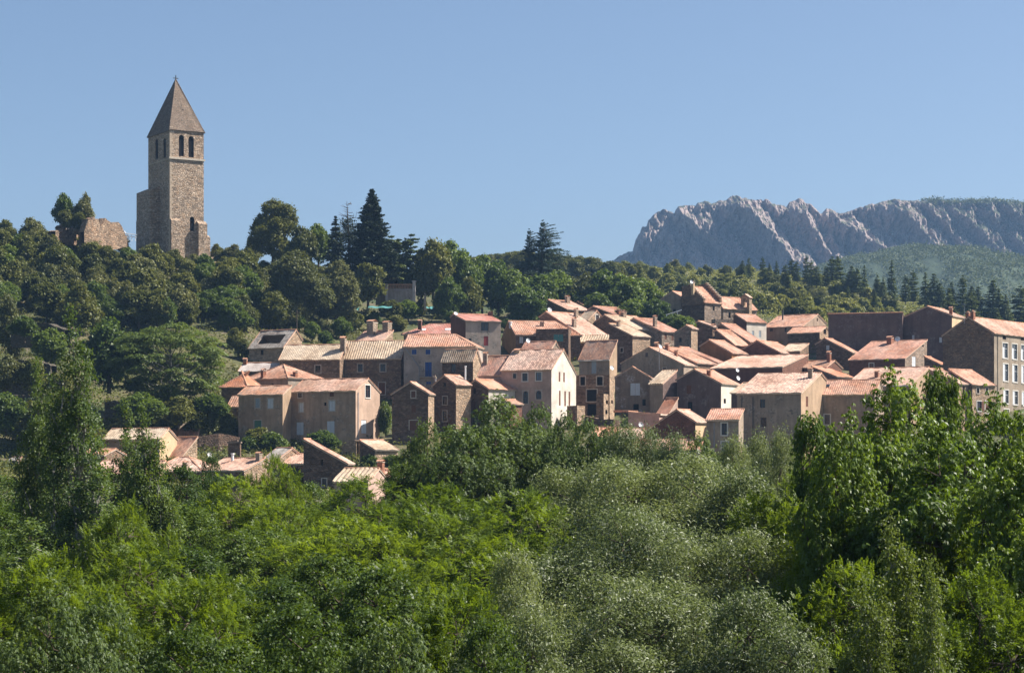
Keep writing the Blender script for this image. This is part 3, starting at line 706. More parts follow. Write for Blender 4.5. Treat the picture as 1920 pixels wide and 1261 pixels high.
HOUSES = {}
def house(key, name, label, x, ye, yr, yb, a, d='L', wall='stone', roof='orange', rp=0.5, h0=0.0, h1=0.0, D=None, wins=(), chim=(), pipes=(),
          amp=0.075, tw=0.42, ov=0.28, ovt=0.12, wall2=None, cat='house', gutter=None, Y=None, flat=False, group='stone village houses', surr=None, roofhole=None, ze2=None, surrw=False, ridge=None):
    """x=(x_far_left, x_corner, x_far_right) photo columns of the wall edges (None -> depth D metres); ye/yr rows of eave and ridge at the near end"""
    xl, xc, xr = x
    if Y is None: Y = solveY(xc, yb)
    C = Vector(((xc-CX)/F*Y, Y)); ca, sa = math.cos(rad(a)), math.sin(rad(a)); dr = Vector((ca, sa)); dl = Vector((-sa, ca))
    def par(px, dv):
        k = (px-CX)/F; return (k*C.y - C.x)/(dv.x - k*dv.y)
    Lr = par(xr, dr) if xr is not None else D
    Ll = par(xl, dl) if xl is not None else D
    zb = zxy(C.x, C.y)
    def zat(py, X_, Y_): return (HY-py)/F*Y_ - zb
    ze = zat(ye, C.x, C.y)
    S, T = (Lr, Ll) if d == 'L' else (Ll, Lr)
    h0 = h0*T if 0 < h0 <= 1 else h0; h1 = h1*T if 0 < h1 <= 1 else h1
    sv = dr if d == 'L' else dl
    pr = C + sv*(rp*S) if rp > 0 else C
    if h0 > 0 and yr is not None and not flat: pr = pr + (dl if d == 'L' else dr)*h0
    zr = zat(yr, pr.x, pr.y) if yr is not None else ze
    corners = [C, C+dr*Lr, C+dl*Ll, C+dr*Lr+dl*Ll]
    zlow = min(zxy(q.x, q.y) for q in corners) - zb - 1.5
    root = empty(name, (C.x, C.y, zb), rad(a)); tag(root, label, cat, group)
    fs = (zr-ze)/(rp*S) if rp > 0 else 0.0
    if ze2 is None: ze2 = (zr - fs*(1-rp)*S if rp > 0 else zr - 0.25*S) if rp < 1 else zr
    rs = (zr-ze2)/((1-rp)*S) if rp < 1 else 0.0
    def top(s): return (min(ze + fs*s if rp > 0 else 1e9, zr - rs*(s-rp*S) if rp < 1 else 1e9)) - (0.06 if not flat else 0)
    tw = tw*(0.78 if tw < .6 else 0.85)
    L3 = (lambda s, t, z: Vector((s, t, z))) if d == 'L' else (lambda s, t, z: Vector((t, s, z)))
    # ---- windows: photo rectangles -> face coordinates
    W_ = {'L': [], 'R': []}
    for w in wins:
        f, x0, x1, y0, y1, st = w[:6]; dv = dl if f == 'L' else dr
        tm = par((x0+x1)/2, dv); q = C + dv*tm
        t0, t1 = sorted((par(x0, dv), par(x1, dv))); z1, z0 = zat(y0, q.x, q.y), zat(y1, q.x, q.y)
        W_[f].append((t0, t1, z0, z1, st, w[6] if len(w) > 6 else 0))
    mb = MB()
    def prof(kind):     # 2-D outline (along, z) of each wall
        if kind == 'front': return [(0, zlow), (T, zlow), (T, top(0)), (0, top(0))]
        if kind == 'back': return [(0, zlow), (T, zlow), (T, top(S)), (0, top(S))]
        hip = h0 if kind == 'end0' else h1
        if hip > 0: return [(0, zlow), (S, zlow), (S, min(top(0), top(S))), (0, min(top(0), top(S)))]
        pts = [(0, zlow), (S, zlow), (S, top(S))]
        if 0 < rp < 1: pts.append((rp*S, top(rp*S)))
        return pts + [(0, top(0))]
    faces = dict(L=('front' if d == 'L' else 'end0'), R=('end0' if d == 'L' else 'front'))
    REV = 0.2
    for f in 'LR':
        polys = [prof(faces[f])]
        m3 = (lambda t, z, k=0.0: Vector((k, t, z))) if f == 'L' else (lambda t, z, k=0.0: Vector((t, k, z)))
        for w in W_[f]:
            rects = [w[:4]]
            if 'a' in w[4][1:]:          # rounded head: narrower slices above the rectangle
                t0, t1, z0, z1 = w[:4]; wd = t1-t0; zs = z1 - wd*0.5; rects = [(t0, t1, z0, zs)]
                for k in range(5):
                    b0, b1 = zs + wd*.5*k/5, zs + wd*.5*(k+1)/5; hw = wd/2*math.sqrt(max(0, 1-((k+.5)/5)**2))
                    rects.append(((t0+t1)/2-hw, (t0+t1)/2+hw, b0, b1))
            for r in rects:
                polys = cut_rect(polys, r); t0, t1, z0, z1 = r
                mb.poly([m3(t0, z0), m3(t0, z1), m3(t0, z1, REV), m3(t0, z0, REV)], 0); mb.poly([m3(t1, z0), m3(t1, z1), m3(t1, z1, REV), m3(t1, z0, REV)], 0)
                mb.poly([m3(t0, z1), m3(t1, z1), m3(t1, z1, REV), m3(t0, z1, REV)], 0); mb.poly([m3(t0, z0), m3(t1, z0), m3(t1, z0, REV), m3(t0, z0, REV)], 0)
        mi = 1 if (wall2 and f == 'R') else 0  # sunward side: own colour, on many houses a paler one with sunlight in it
        off = 0.0 if f == 'L' else 37.3
        for p in polys: mb.poly([m3(t, z) for t, z in p], mi, [(t+off, z) for t, z in p])
    other = [('back' if d == 'L' else 'end1', 'L'), ('end1' if d == 'L' else 'back', 'R')]
    for k, f in other:
        p = prof(k); m3 = (lambda t, z: Vector((Lr, t, z))) if f == 'L' else (lambda t, z: Vector((t, Ll, z)))
        mb.poly([m3(t, z) for t, z in p], 0, [(t+71, z) for t, z in p])
    mb.build("wall", [WALLS[wall], WALLS[wall2 or wall]], root)
    # ---- roof
    e = L3(0, 1, 0); planes = []
    if not flat:
        rb = MB()
        def slope_fn(Lfull, o0, o1):
            def fn(t):
                k = 1.0
                if h0 > 0: k = min(k, (t+ov)/(h0+ov))
                if h1 > 0: k = min(k, (T-t+ov)/(h1+ov))
                return Lfull*max(0.0, k)
            return fn
        t0 = -(ov if h0 > 0 else ovt); t1 = T + (ov if h1 > 0 else ovt)
        if rp > 0:
            g = L3(1, 0, fs).normalized(); nrm = g.cross(e); nrm = nrm if nrm.z > 0 else -nrm
            Lf = (rp*S+ov)*math.hypot(1, fs); fn = slope_fn(Lf, t0, t1)
            roof_strip(rb, L3(-ov, 0, ze-fs*ov), e, g, nrm, t0, t1, fn, amp, tw, 0, hole=roofhole)
            planes.append((L3(0, 0, ze), nrm))
        if rp < 1:
            g = L3(-1, 0, rs).normalized(); nrm = g.cross(e); nrm = nrm if nrm.z > 0 else -nrm
            Lf = ((1-rp)*S+ov)*math.hypot(1, rs); fn = slope_fn(Lf, t0, t1)
            roof_strip(rb, L3(S+ov, 0, ze2-rs*ov), e, g, nrm, t0, t1, fn, amp, tw, 0)
            planes.append((L3(S, 0, ze2), nrm))
        for hip, tt, sg in ((h0, 0.0, 1), (h1, T, -1)):
            if hip <= 0: continue
            es = L3(1, 0, 0); sl_ = (zr - min(ze, ze2))/hip; g = L3(0, sg, sl_).normalized(); nrm = g.cross(es); nrm = nrm if nrm.z > 0 else -nrm
            Lf = (hip+ov)*math.hypot(1, sl_); mid = rp*S
            fn = lambda s, Lf=Lf, mid=mid: Lf*max(0, min((s+ov)/(mid+ov), (S+ov-s)/(S-mid+ov)))
            roof_strip(rb, L3(0, tt - sg*ov, min(ze, ze2) - sl_*ov), es, g, nrm, -ov, S+ov, fn, amp, tw, 0)
            planes.append((L3(0, tt, min(ze, ze2)), nrm))
            for s_, z_ in ((-ov, ze-fs*ov), (S+ov, ze2-rs*ov)):
                rb.tube([L3(s_, tt - sg*ov, z_+.05), L3(rp*S, tt + sg*hip, zr+.07)], 0.12, 6, 2)
        if True:
            if T-h0-h1 > 0.3: rb.tube([L3(rp*S, h0 if h0 else -ovt, zr+.06), L3(rp*S, (h0+T-h1)/2, zr+.05), L3(rp*S, T-h1 if h1 else T+ovt, zr+.06)], 0.13, 6, 2)
        for hip, tt in ((h0, -ovt), (h1, T+ovt)):      # bedded verge tiles
            if hip > 0: continue
            if rp > 0: rb.tube([L3(-ov, tt, ze-fs*ov+.03), L3(rp*S, tt, zr+.03)], 0.07, 5, 2)
            if rp < 1: rb.tube([L3(rp*S, tt, zr+.03), L3(S+ov, tt, ze2-rs*ov+.03)], 0.07, 5, 2)
        if gutter and rp > 0:
            rb.tube([L3(-ov-.05, -ovt, ze-fs*ov-.12), L3(-ov-.05, T+ovt, ze-fs*ov-.12)], 0.09, 6, 3)
        rb.build("roof", [ROOFS[roof], M_MORTAR if roof != 'spire' else ROOFS['spire'], ridge or M_RIDGE, M_GUTTER], root)
    h = dict(root=root, C=C, dr=dr, dl=dl, Lr=Lr, Ll=Ll, zb=zb, Y=Y, par=par, zat=zat, planes=planes, a=a, S=S, T=T, ze=ze, zr=zr, L3=L3, rp=rp, zlow=zlow, d=d, top=top)
    HOUSES[key] = h
    # ---- windows, doors, shutters
    for f in 'LR':
        m3 = (lambda t, z, k=0.0: Vector((k, t, z))) if f == 'L' else (lambda t, z, k=0.0: Vector((t, k, z)))
        def bx(mb_, t0, t1, z0, z1, k0, k1, mat=0):
            if f == 'L': mb_.box((k0, t0, z0), (k1, t1, z1), mat)
            else: mb_.box((t0, k0, z0), (t1, k1, z1), mat)
        for (t0, t1, z0, z1, st, sur) in W_[f]:
            s0 = st[0]; wd, ht = t1-t0, z1-z0
            isdoor = 'D' in st
            wb = MB()
            if sur:
                b = 0.15 if sur == 1 else 0.17
                for q in ((t0-b, t0, z0-(0 if isdoor else b), z1+b), (t1, t1+b, z0-(0 if isdoor else b), z1+b), (t0, t1, z1, z1+b)): bx(wb, *q, -0.03, 0.06, 0)
                if not isdoor: bx(wb, t0-.0, t1+.0, z0-b, z0, -0.09, 0.06, 0)
            smat = M_SURRW if (sur == 2 or surrw) else M_SURR
            if s0 in 'dfp':
                fr = 0.055
                for q in ((t0, t0+fr, z0, z1), (t1-fr, t1, z0, z1), (t0+fr, t1-fr, z1-fr, z1), (t0+fr, t1-fr, z0, z0+fr)): bx(wb, *q, 0.10, 0.16, 1)
                if wd > 0.6:
                    bx(wb, (t0+t1)/2-.03, (t0+t1)/2+.03, z0+fr, z1-fr, 0.10, 0.16, 1)
                    if ht > 1.0: bx(wb, t0+fr, (t0+t1)/2-.03, z0+ht*.62, z0+ht*.62+.045, 0.11, 0.15, 1); bx(wb, (t0+t1)/2+.03, t1-fr, z0+ht*.62, z0+ht*.62+.045, 0.11, 0.15, 1)
                wo = wb.build("window", [smat, M_FRAMEW if s0 == 'p' else M_FRAMEB], root)
                pb = MB(); pb.poly([m3(t0, z0, .135), m3(t1, z0, .135), m3(t1, z1, .135), m3(t0, z1, .135)])
                pb.build("pane", [M_GLASSB if 'B' in st else M_GLASS], wo)
                if s0 == 'p':      # white shutter folded back in the reveal
                    qb = MB(); bx(qb, t0+.06, t0+wd*.36, z0+.06, z0+ht*(.97 if 'k' in st else .72), 0.03, 0.07); qb.build("shutter", [SHUT['w']], wo)
                if 'S' in st:      # open shutter lying against the wall
                    c_ = st[st.index('S')+1]; qb = MB(); bx(qb, t1+.04, t1+wd*.55, z0, z1, -.07, -.02)
                    qb.build("shutter", [SHUT[c_]], wo)
            elif s0 == 'o':
                for q in ((t0, t0+.05, z0, z1), (t1-.05, t1, z0, z1)): bx(wb, *q, .14, .19, 1)
                wo = wb.build("opening", [smat, WALLS[wall]], root)
                pb = MB(); pb.poly([m3(t0-.05, z0-.05, .21), m3(t1+.05, z0-.05, .21), m3(t1+.05, z1+.05, .21), m3(t0-.05, z1+.05, .21)]); pb.build("dark_backing", [M_DARK], wo)  # flat black sheet, the unlit inside put into its colour
            else:
                k0 = 0.05
                for nb in range(2 if wd > .7 else 1):
                    u0, u1 = (t0, t1) if wd <= .7 else ((t0, (t0+t1)/2-.012) if nb == 0 else ((t0+t1)/2+.012, t1))
                    bx(wb, u0+.01, u1-.01, z0+.01, z1-.01, k0, k0+.05, 1)
                    for zz in (.18, .5, .82): bx(wb, u0+.05, u1-.05, z0+ht*zz-.04, z0+ht*zz+.04, k0-.02, k0-.002, 1)
                wb.build("door" if isdoor else "shutter", [smat, SHUT[s0]], root)
                if isdoor and 'R' in st:
                    rb_ = MB(); zt_ = z0 + 0.95
                    for zz in (z0+.05, zt_): rb_.tube([m3(t0-.25, zz, -.55), m3(t1+.9 if 'W' in st else t1+.25, zz, -.55)], .025, 5, 0)
                    tt = t0-.25
                    te = t1+.9 if 'W' in st else t1+.25
                    while tt <= te: rb_.tube([m3(tt, z0+.05, -.55), m3(tt, zt_, -.55)], .013, 4, 0); tt += .14
                    rb_.build("railing", [M_PIPE if 'W' not in st else M_PIPED], root)
                    sb = MB(); bx(sb, t0-.3, te+.05, z0-.14, z0-.004, -.6, -.004, 0); sb.build("balcony_slab", [M_SURR], root)
    # ---- chimneys: px centre, top row, base row, width px, style
    for c in chim: chimney(key, *c)
    for p in pipes: drainpipe(key, *p)
    return h

def ray_plane(h, px, py):
    """point (house space) where the line of sight meets the visible roof plane"""
    best = None; ca, sa = math.cos(rad(h['a'])), math.sin(rad(h['a']))
    o = Vector((0, 0, 0)) - Vector((h['C'].x, h['C'].y, h['zb'])); dv = Vector(((px-CX)/F, 1, (HY-py)/F))
    tl = lambda v: Vector((v.x*ca + v.y*sa, -v.x*sa + v.y*ca, v.z)); o, dv = tl(o), tl(dv)
    cand = []
    for q, nrm in h['planes']:
        den = dv.dot(nrm)
        if abs(den) < 1e-6: continue
        t = (q-o).dot(nrm)/den
        if t > 0:
            p = o + dv*t
            if -1.5 < p.x < h['Lr']+1.5 and -1.5 < p.y < h['Ll']+1.5: cand.append((t, p))
    if cand: return min(cand, key=lambda c: c[0])[1]
    t = h['Y'] + 2; p = o + dv*t; return p

def chimney(key, px, yt, ybs, wpx, style='b', pots=0):
    h = HOUSES[key]; p = ray_plane(h, px, ybs); dist = h['C'].y + p.x*h['dr'].y + p.y*h['dl'].y
    sc = dist/F; w = wpx*sc; ht = (ybs-yt)*sc; mb = MB()
    mats = [dict(b=M_BRICKC, s=M_STONEC, g=WALLS['grey'], c=WALLS['cream'], r=WALLS['maroon'], w=M_FRAMEW, p=M_PIPED)[style], M_MORTAR, M_RIDGE, M_DARK]
    z0 = p.z - 0.6; x0, y0 = p.x, p.y; hw = w/2
    if style in 'pw':
        mb.tube([(x0, y0, z0), (x0, y0, p.z+ht)], max(.06, hw), 8, 0); mb.tube([(x0, y0, p.z+ht), (x0, y0, p.z+ht+.22)], max(.09, hw*1.4), 8, 0)
    else:
        dd = max(.32, hw*.8)
        mb.box((x0-hw, y0-dd, z0), (x0+hw, y0+dd, p.z+ht*.80), 0)
        mb.box((x0-hw-.06, y0-dd-.06, p.z+ht*.80), (x0+hw+.06, y0+dd+.06, p.z+ht*.86), 1)
        if pots == 0:      # small tile hood on corner posts
            for sx in (-1, 1):
                for sy in (-1, 1): mb.box((x0+sx*hw*.7-.06, y0+sy*dd*.7-.06, p.z+ht*.86), (x0+sx*hw*.7+.06, y0+sy*dd*.7+.06, p.z+ht*.95), 0)
            z1 = p.z+ht*.95
            mb.poly([(x0-hw-.1, y0-dd-.1, z1), (x0-hw-.1, y0+dd+.1, z1), (x0, y0+dd+.1, z1+ht*.1+.08), (x0, y0-dd-.1, z1+ht*.1+.08)], 2)
            mb.poly([(x0+hw+.1, y0-dd-.1, z1), (x0+hw+.1, y0+dd+.1, z1), (x0, y0+dd+.1, z1+ht*.1+.08), (x0, y0-dd-.1, z1+ht*.1+.08)], 2)
        else:
            for k in range(pots):
                cx_ = x0 + (k-(pots-1)/2)*w*.5; mb.tube([(cx_, y0, p.z+ht*.86), (cx_, y0, p.z+ht)], [.16, .12], 7, 2)
    mb.build("chimney", mats, h['root'])

def drainpipe(key, f, px, y0, y1, mat='z', bend=None):
    h = HOUSES[key]; dv = h['dl'] if f == 'L' else h['dr']; t = h['par'](px, dv); q = h['C'] + dv*t; m3 = (lambda t, z: Vector((-.09, t, z))) if f == 'L' else (lambda t, z: Vector((t, -.09, z)))
    pts = [m3(t, h['zat'](y0, q.x, q.y))]
    if bend:
        for bxx, byy in bend: tb = h['par'](bxx, dv); qb = h['C'] + dv*tb; pts.append(m3(tb, h['zat'](byy, qb.x, qb.y)))
        t = tb; q = qb
    pts.append(m3(t, h['zat'](y1, q.x, q.y)))
    mb = MB(); mb.tube(pts, .055, 6); mb.build("drainpipe", [M_PIPE if mat == 'z' else M_PIPED], h['root'])

def skylight(key, px, py, w, l, light=False):
    h = HOUSES[key]; p = ray_plane(h, px, py); nrm = min(h['planes'], key=lambda q: abs((p-q[0]).dot(q[1])))[1]
    u = nrm.cross(Vector((0, 0, 1))).normalized(); v = u.cross(nrm).normalized(); mb = MB(); p = p + nrm*.14
    M = Matrix((( u.x, v.x, nrm.x, p.x), (u.y, v.y, nrm.y, p.y), (u.z, v.z, nrm.z, p.z), (0, 0, 0, 1)))
    mb.box((-w/2, -l/2, -.12), (w/2, l/2, .02), 0, M); mb.box((-w/2+.07, -l/2+.07, .02), (w/2-.07, l/2-.07, .035), 1, M)
    mb.build("skylight", [M_PIPED if not light else M_FRAMEW, M_GLASS if not light else M_FRAMEW], h['root'])

def dish(px, py, Y, size_px, label, face=(0.5, -0.8, 0.35)):
    r = size_px/2*Y/F; c = P(px, py, Y); root = empty("satellite_dish", c); tag(root, label, "satellite dish", "satellite dishes on the houses")
    n_ = Vector(face).normalized(); a = n_.orthogonal().normalized(); b = n_.cross(a); mb = MB(); K = 14
    rings = [[(a*math.cos(2*math.pi*k/K) + b*math.sin(2*math.pi*k/K))*(r*f) - n_*(r*.30*(1-f*f)) for k in range(K)] for f in (0.0, .4, .75, 1.0)]
    for i in range(3):
        for k in range(K): mb.poly([rings[i][k], rings[i][(k+1) % K], rings[i+1][(k+1) % K], rings[i+1][k]])
    mb.build("reflector", [M_DISH], root, True)
    m2 = MB(); m2.tube([-n_*r*.3, -n_*r*.7 + Vector((0, 0, -r*.5)), -n_*r*.7 + Vector((0, 0, -r*2.2))], .035, 5); m2.tube([b*r*-.9, n_*r*.9], .02, 4); m2.box((-.05, -.05, -.05), (.05, .05, .05), 0, Matrix.Translation(n_*r*.9))
    m2.build("bracket", [M_PIPED], root)
# ------------------------------------------------------------------ the village, house by house
H = house
# ---- west end
H('barn', "stone_barn", "ruined stone barn with a black hole in its grey slate roof", (467,532,566), 649, 618, 702, 60, 'L', 'stone_l', 'slate', rp=.66, wins=[('L',488,494,656,665,'o')], amp=.03, tw=.6, cat='barn', roofhole=(.2,.82,1,2))
H('row_a', "brown_row_house", "long brown stone house under straw tiles next to the slate roofed barn", (524,637,None), 672, 646, 752, 78, 'L', 'stone', 'cream', D=8, wins=[('L',591,601,685,699,'d',1),('L',548,558,690,698,'d')], chim=[(643.5,632,656,11,'s')])
H('row_b', "brown_row_house", "brown stone house with two framed windows and ribbed straw roof", (636,752,None), 670.5, 639, 750, 80, 'L', 'stone', 'cream', D=8, amp=.12, tw=.55, wins=[('L',671,680,682,697,'d',1),('L',713,723,682,696,'d',1),('L',710,722,717,739,'n',1)])
H('upper_shed', "small_stone_house", "small stone house with pink lean roof and two twin stone chimneys behind the straw roofs", (663,716,737), 640, 619.5, 690, 62, 'L', 'stone_l', 'pink', rp=1, chim=[(698,601,624,17,'s'),(726,603,619,15,'s')])
skylight('upper_shed', 704, 627, .7, .8)
H('pale_sheet', "low_house", "low house with pale grey sheet roof between slate barn and orange hip roof", (448,521,None), 694, 680, 742, 80, 'L', 'stone_d', 'slatel', D=6, amp=.02, chim=[(460,672,683,7,'b')])
H('orange_end', "small_orange_house", "small house with bright orange hipped roof at the wooded edge of the village", (415,463,None), 723, 696, 792, 72, 'L', 'stone', 'orange2', D=6, h0=2.4, h1=.8)
H('lean_to', "lean_to", "tiny brown tiled lean to against the small orange roofed house", (427,448,None), 761, 743, 800, 78, 'L', 'stone', 'brown', rp=1, D=2.5, amp=.1, tw=.5, Y=352, cat='shed')
H('hip', "hip_roof_house", "house under a pointed orange hip roof with a brick chimney", (458,540,606), 707, 684, 782, 50, 'L', 'grey', 'orange', h0=.5, h1=.5, wins=[('L',508,513,719,723,'o')], chim=[(494,692,707,8,'b'),(553.5,696,706,6,'b')])
H('beige_a', "beige_house", "tall beige rendered house with a green balcony door and white window shutters", (447,530,546), 738, 723, 840, 68, 'L', 'beige', 'brown', rp=1, wins=[('L',479,487,747,764,'c',1),('L',502,512,747,765,'w',1),('L',477,490,788,817,'gDR',1)], wall2='tan')
H('beige_b', "big_beige_house", "big beige house with sunlit gable, pale shutters and a long drainpipe at its corner", (546,667,712), 731, 709.5, 838, 63, 'L', 'beige', 'pink', wins=[('L',559,566,735,745,'d',1),('L',618,626,733,743,'n'),('L',561,569,755,772,'w',1),('L',617,628,751,770,'w',1),('L',607,612,754,760,'o'),('L',556,569,791,815,'w'),('L',613,627,789,812,'w'),('R',685,694,722,745,'f',2),('R',677.5,687,787,812,'w')], pipes=[('R',671,735,838)], wall2='pinkl')
H('blue_house', "tall_grey_house", "tall grey house with blue window shutters and a blue balcony door under a salmon roof", (757,889,None), 648, 627, 738, 80, 'L', 'greyl', 'orange', D=8, h0=4.2, amp=.11, tw=.5, wins=[('L',772,781,655,664,'b',1),('L',798,807,655,664,'b',1),('L',797,809.5,678.5,706,'bDRW',1),('L',799,808,715,721,'b')], pipes=[('L',760,652,722,'z',[(786,688)])], Y=375)
H('straw_small', "small_dark_stone_house", "small dark stone house with straw coloured roof tucked beside the blue shuttered house", (829,887,903), 674.5, 654.5, 746, 66, 'L', 'stone_d', 'cream', rp=.42, amp=.11, tw=.5, wins=[('L',846,854,682,698,'d')], wall2='stone_l', Y=367)
H('red_tall', "tall_grey_stone_house", "tall grey stone house with dark red roof, red chimney and a red shutter", (845,873,939), 600.5, 588.5, 700, 20, 'R', 'maroon', 'red', rp=.8, wall2='greyl', amp=.03, wins=[('R',902,916,604,620,'d'),('R',907,915.5,630,648,'r'),('R',908,915,659,668,'r'),('R',879,884,634,642,'d')], chim=[(919.5,584,592,8,'r')])
H('red_hip', "red_roof_house", "low house with a maroon hipped roof, white skylights and a red chimney", (757,884,None), 624, 607, 668, 80, 'L', 'stone', 'red', D=8, h1=4.5, wins=[('L',852,856,628,637,'d')], chim=[(787.5,600,612,8,'r')], amp=.09)
skylight('red_hip', 794, 618.5, 1.0, .8, True); skylight('red_hip', 842, 618, 1.6, .8, True)
H('ochre_gable', "yellow_gable_house", "house with yellowish stone gable and wide salmon tiled roof", (941,967,1088), 627, 602, 676, 10, 'R', 'yellow', 'orange', h1=3.5, amp=.10, tw=.5, wall2='stone_d', wins=[('R',974,981,631,643,'w'),('R',982,989,631,643,'d')], chim=[(1016,602,612,7,'g'),(957,605,610,5,'w')])
H('teal_wall', "stone_extension", "square dark stone extension with a closed teal shutter", (1005,1066,None), 616, None, 682, 82, 'L', 'stone_d', 'orange', D=5, flat=True, wins=[('L',1038,1056,626.5,640,'t')])
H('orange_back', "orange_gable_house", "stone gabled house with orange roof right behind the white gabled house", (975,1031,1052), 658, 639.5, 712, 62, 'L', 'stone_g', 'redbr')
H('white', "white_gabled_house", "long pinkish house with a bright white gable pierced by narrow slit windows", (940,1034,1080), 691, 655, 808, 66, 'L', 'pink', 'mixed', rp=.47, wall2='white', amp=.09, wins=[('L',962,968,700,709,'d',1),('L',979.5,989,699.5,714,'d',2),('L',1005,1015,698,713,'dB',2),('L',981,990,733,756,'da',1),('L',1005,1015,732,748,'da',1),('R',1047.5,1050.5,697,715,'n'),('R',1056,1059,698,716,'n'),('R',1048,1051,732,760,'n'),('R',1058,1061,733,761,'n'),('R',1066,1069,734,760,'n')])
H('white_west', "orange_wing_house", "lower wing with faded orange roof and thick cream chimney beside the white gabled house", (897,944,None), 701, 667, 800, 70, 'L', 'pink', 'redbr', D=7, amp=.04, chim=[(971,655,674,13,'c'),(910.5,661,682,6,'g')], pipes=[('L',941,700,722,'d')])
H('white_lit', "low_gable_house", "small dark gabled house with one sunlit white side wall and an orange roof", (868,916,966), 728, 711, 812, 45, 'R', 'stone_d', 'orange2', wall2='white', amp=.05, wins=[('L',887,892,727,737,'o'),('L',882,891,752,771,'n')])
H('mid_gable', "narrow_stone_house", "narrow grey stone house with three stacked windows in its gable", (812,855,883), 720, 703, 818, 46, 'R', 'stone_d', 'pink', wall2='stone_l', amp=.05, wins=[('L',831,836.5,717,724,'o'),('L',830,838.5,743,758,'d',1),('L',830,838,770,789,'d',1)], chim=[(872.5,688,712,3,'w')])
H('dark_gable', "dark_stone_house", "dark stone gabled house with brown shutters above the leafy ash crown", (735,803,814), 737, 716, 832, 76, 'R', 'stone_d', 'pink', amp=.05, wall2='stone_l', wins=[('L',771,779,733,745,'n',1),('L',771.5,779.5,759,773,'n'),('L',768,784,788,806,'nD',1)])
# ---- roofs by the foot of the hill
H('cream_house', "cream_walled_house", "house with straw roof and bright cream gable behind the poplar tips", (194,299,332), 821, 803, 868, 66, 'L', 'beige', 'cream', wall2='cream', amp=.1, pipes=[('L',297,823,860,'z')])
H('cream_annex', "stone_annex", "stone annex with a brown ribbed roof behind the cream gable", (318,371,378), 812, 800.5, 858, 74, 'L', 'stone_d', 'redbr', amp=.11, tw=.5, Y=338)
H('rust_lean', "orange_lean_to", "rusty orange lean to roof with a little dormer against the cream gabled house", (306,341,370), 854, 819, 872, 50, 'L', 'stone_l', 'orange', rp=1, amp=.05, cat='shed')
H('pale_low', "low_pale_roof_house", "low house with wide pale roof half hidden by poplar tips", (168,284,None), 890, 864, 912, 76, 'L', 'tan', 'pink', D=9, amp=.06)
H('pink_round', "old_pink_roof_house", "old low house with a sagging pinkish hipped roof and slim chimney", (284,378,None), 882, 857, 912, 74, 'L', 'stone', 'mixed', D=9, h0=4, h1=2, chim=[(347,865,879,5,'g')])
H('lit_gable', "low_stone_house", "low stone house with sunlit gable and two chimneys above the treetops", (384,458,510), 880.5, 859, 925, 58, 'L', 'stone', 'pink', wall2='stone_l', rp=.72, chim=[(436,852,864,5,'w'),(485.5,848,863,9,'g')])
H('slate_small', "tiny_slate_house", "tiny stone house with a mossy grey slate roof among garden bushes", (492,519,563), 861, 839.5, 895, 55, 'L', 'stone_d', 'slate', rp=.64, wall2='stone_l', amp=.03, tw=.6)
H('pink_shed', "pink_roof_shed", "small shed with pinkish roof between the slate house and the big stone barn", (533,569,None), 868, 851, 900, 76, 'L', 'stone_d', 'pink', rp=1, D=4, cat='shed', Y=305)
H('mono', "monopitch_barn", "dark stone barn whose single pink roof slope falls steeply to one side", (569,650,662), 867.5, 823, 925, 74, 'R', 'stone_d', 'mixed', rp=1, amp=.05, wins=[('L',601,605.5,861,872,'o'),('L',604,612,897,911,'d',1)], cat='barn')
H('stone_shed', "stone_shed", "low stone shed with straw roof below the big beige house", (675,703,746), 842, 825, 878, 40, 'R', 'stone_d', 'cream', rp=1, wall2='stone_l', amp=.05, cat='shed')
H('ribbed', "ribbed_roof_house", "house with coarsely ribbed straw roof deep among the treetops", (627,690,None), 901.5, 878, 960, 72, 'L', 'pink', 'cream', D=7, amp=.15, tw=.7)
H('red_low', "cream_hip_house", "cream house with a red hipped roof and a broad brown chimney among the treetops", (660,752,None), 901, 879, 960, 74, 'L', 'cream', 'orange', D=7, h0=3.4, h1=3.4, amp=.13, tw=.6, wins=[('L',671,675,905,922,'n'),('L',699,704,907,917,'d')], chim=[(714,863,881,13,'b')], Y=262)
# ---- upper middle
H('top_a', "top_row_house", "stone house with pale pink roof highest up under the green trees", (1014,1063,1106), 579.5, 562, 612, 40, 'R', 'stone', 'pink', rp=.72, amp=.05, chim=[(1064,555,568,8,'s')])
H('top_b', "dark_ridge_house", "dark low house with broken ridge between two pink roofs at the top row", (1074,1112,1150), 583, 565, 606, 40, 'R', 'stone_d', 'brown', rp=.75, amp=.05)
H('top_c', "orange_top_house", "long house with orange red roof under the trees at the top of the village", (1090,1153,1207), 590, 574, 618, 40, 'R', 'stone_d', 'redbr', rp=.64, amp=.05, chim=[(1161,580,590,7,'b'),(1170,582,591,8,'s')])
H('great_brown', "big_brown_roof_house", "house with one great slope of brown tiles running down toward the valley", (1012,1091,1145), 628, 584, 662, 46, 'R', 'stone', 'pink', rp=.85, amp=.05, chim=[(1076.5,596,613,7,'s'),(1080,578,594,7,'s')])
H('ribbed_mid', "ribbed_lean_to", "strip of coarsely ribbed straw tiles at the foot of the great brown roof", (1065,1143,None), 640, 628, 676, 76, 'L', 'stone_d', 'cream', rp=1, D=3, amp=.15, tw=.6, cat='shed')
H('pale_gable', "small_pale_gable_house", "small pale stone gable with one tall window under a cream roof", (1083,1103,1134), 598.5, 582, 640, 48, 'L', 'stone_g', 'cream', wall2='stone_l', amp=.05, wins=[('R',1117,1123,590,600,'d',2)])
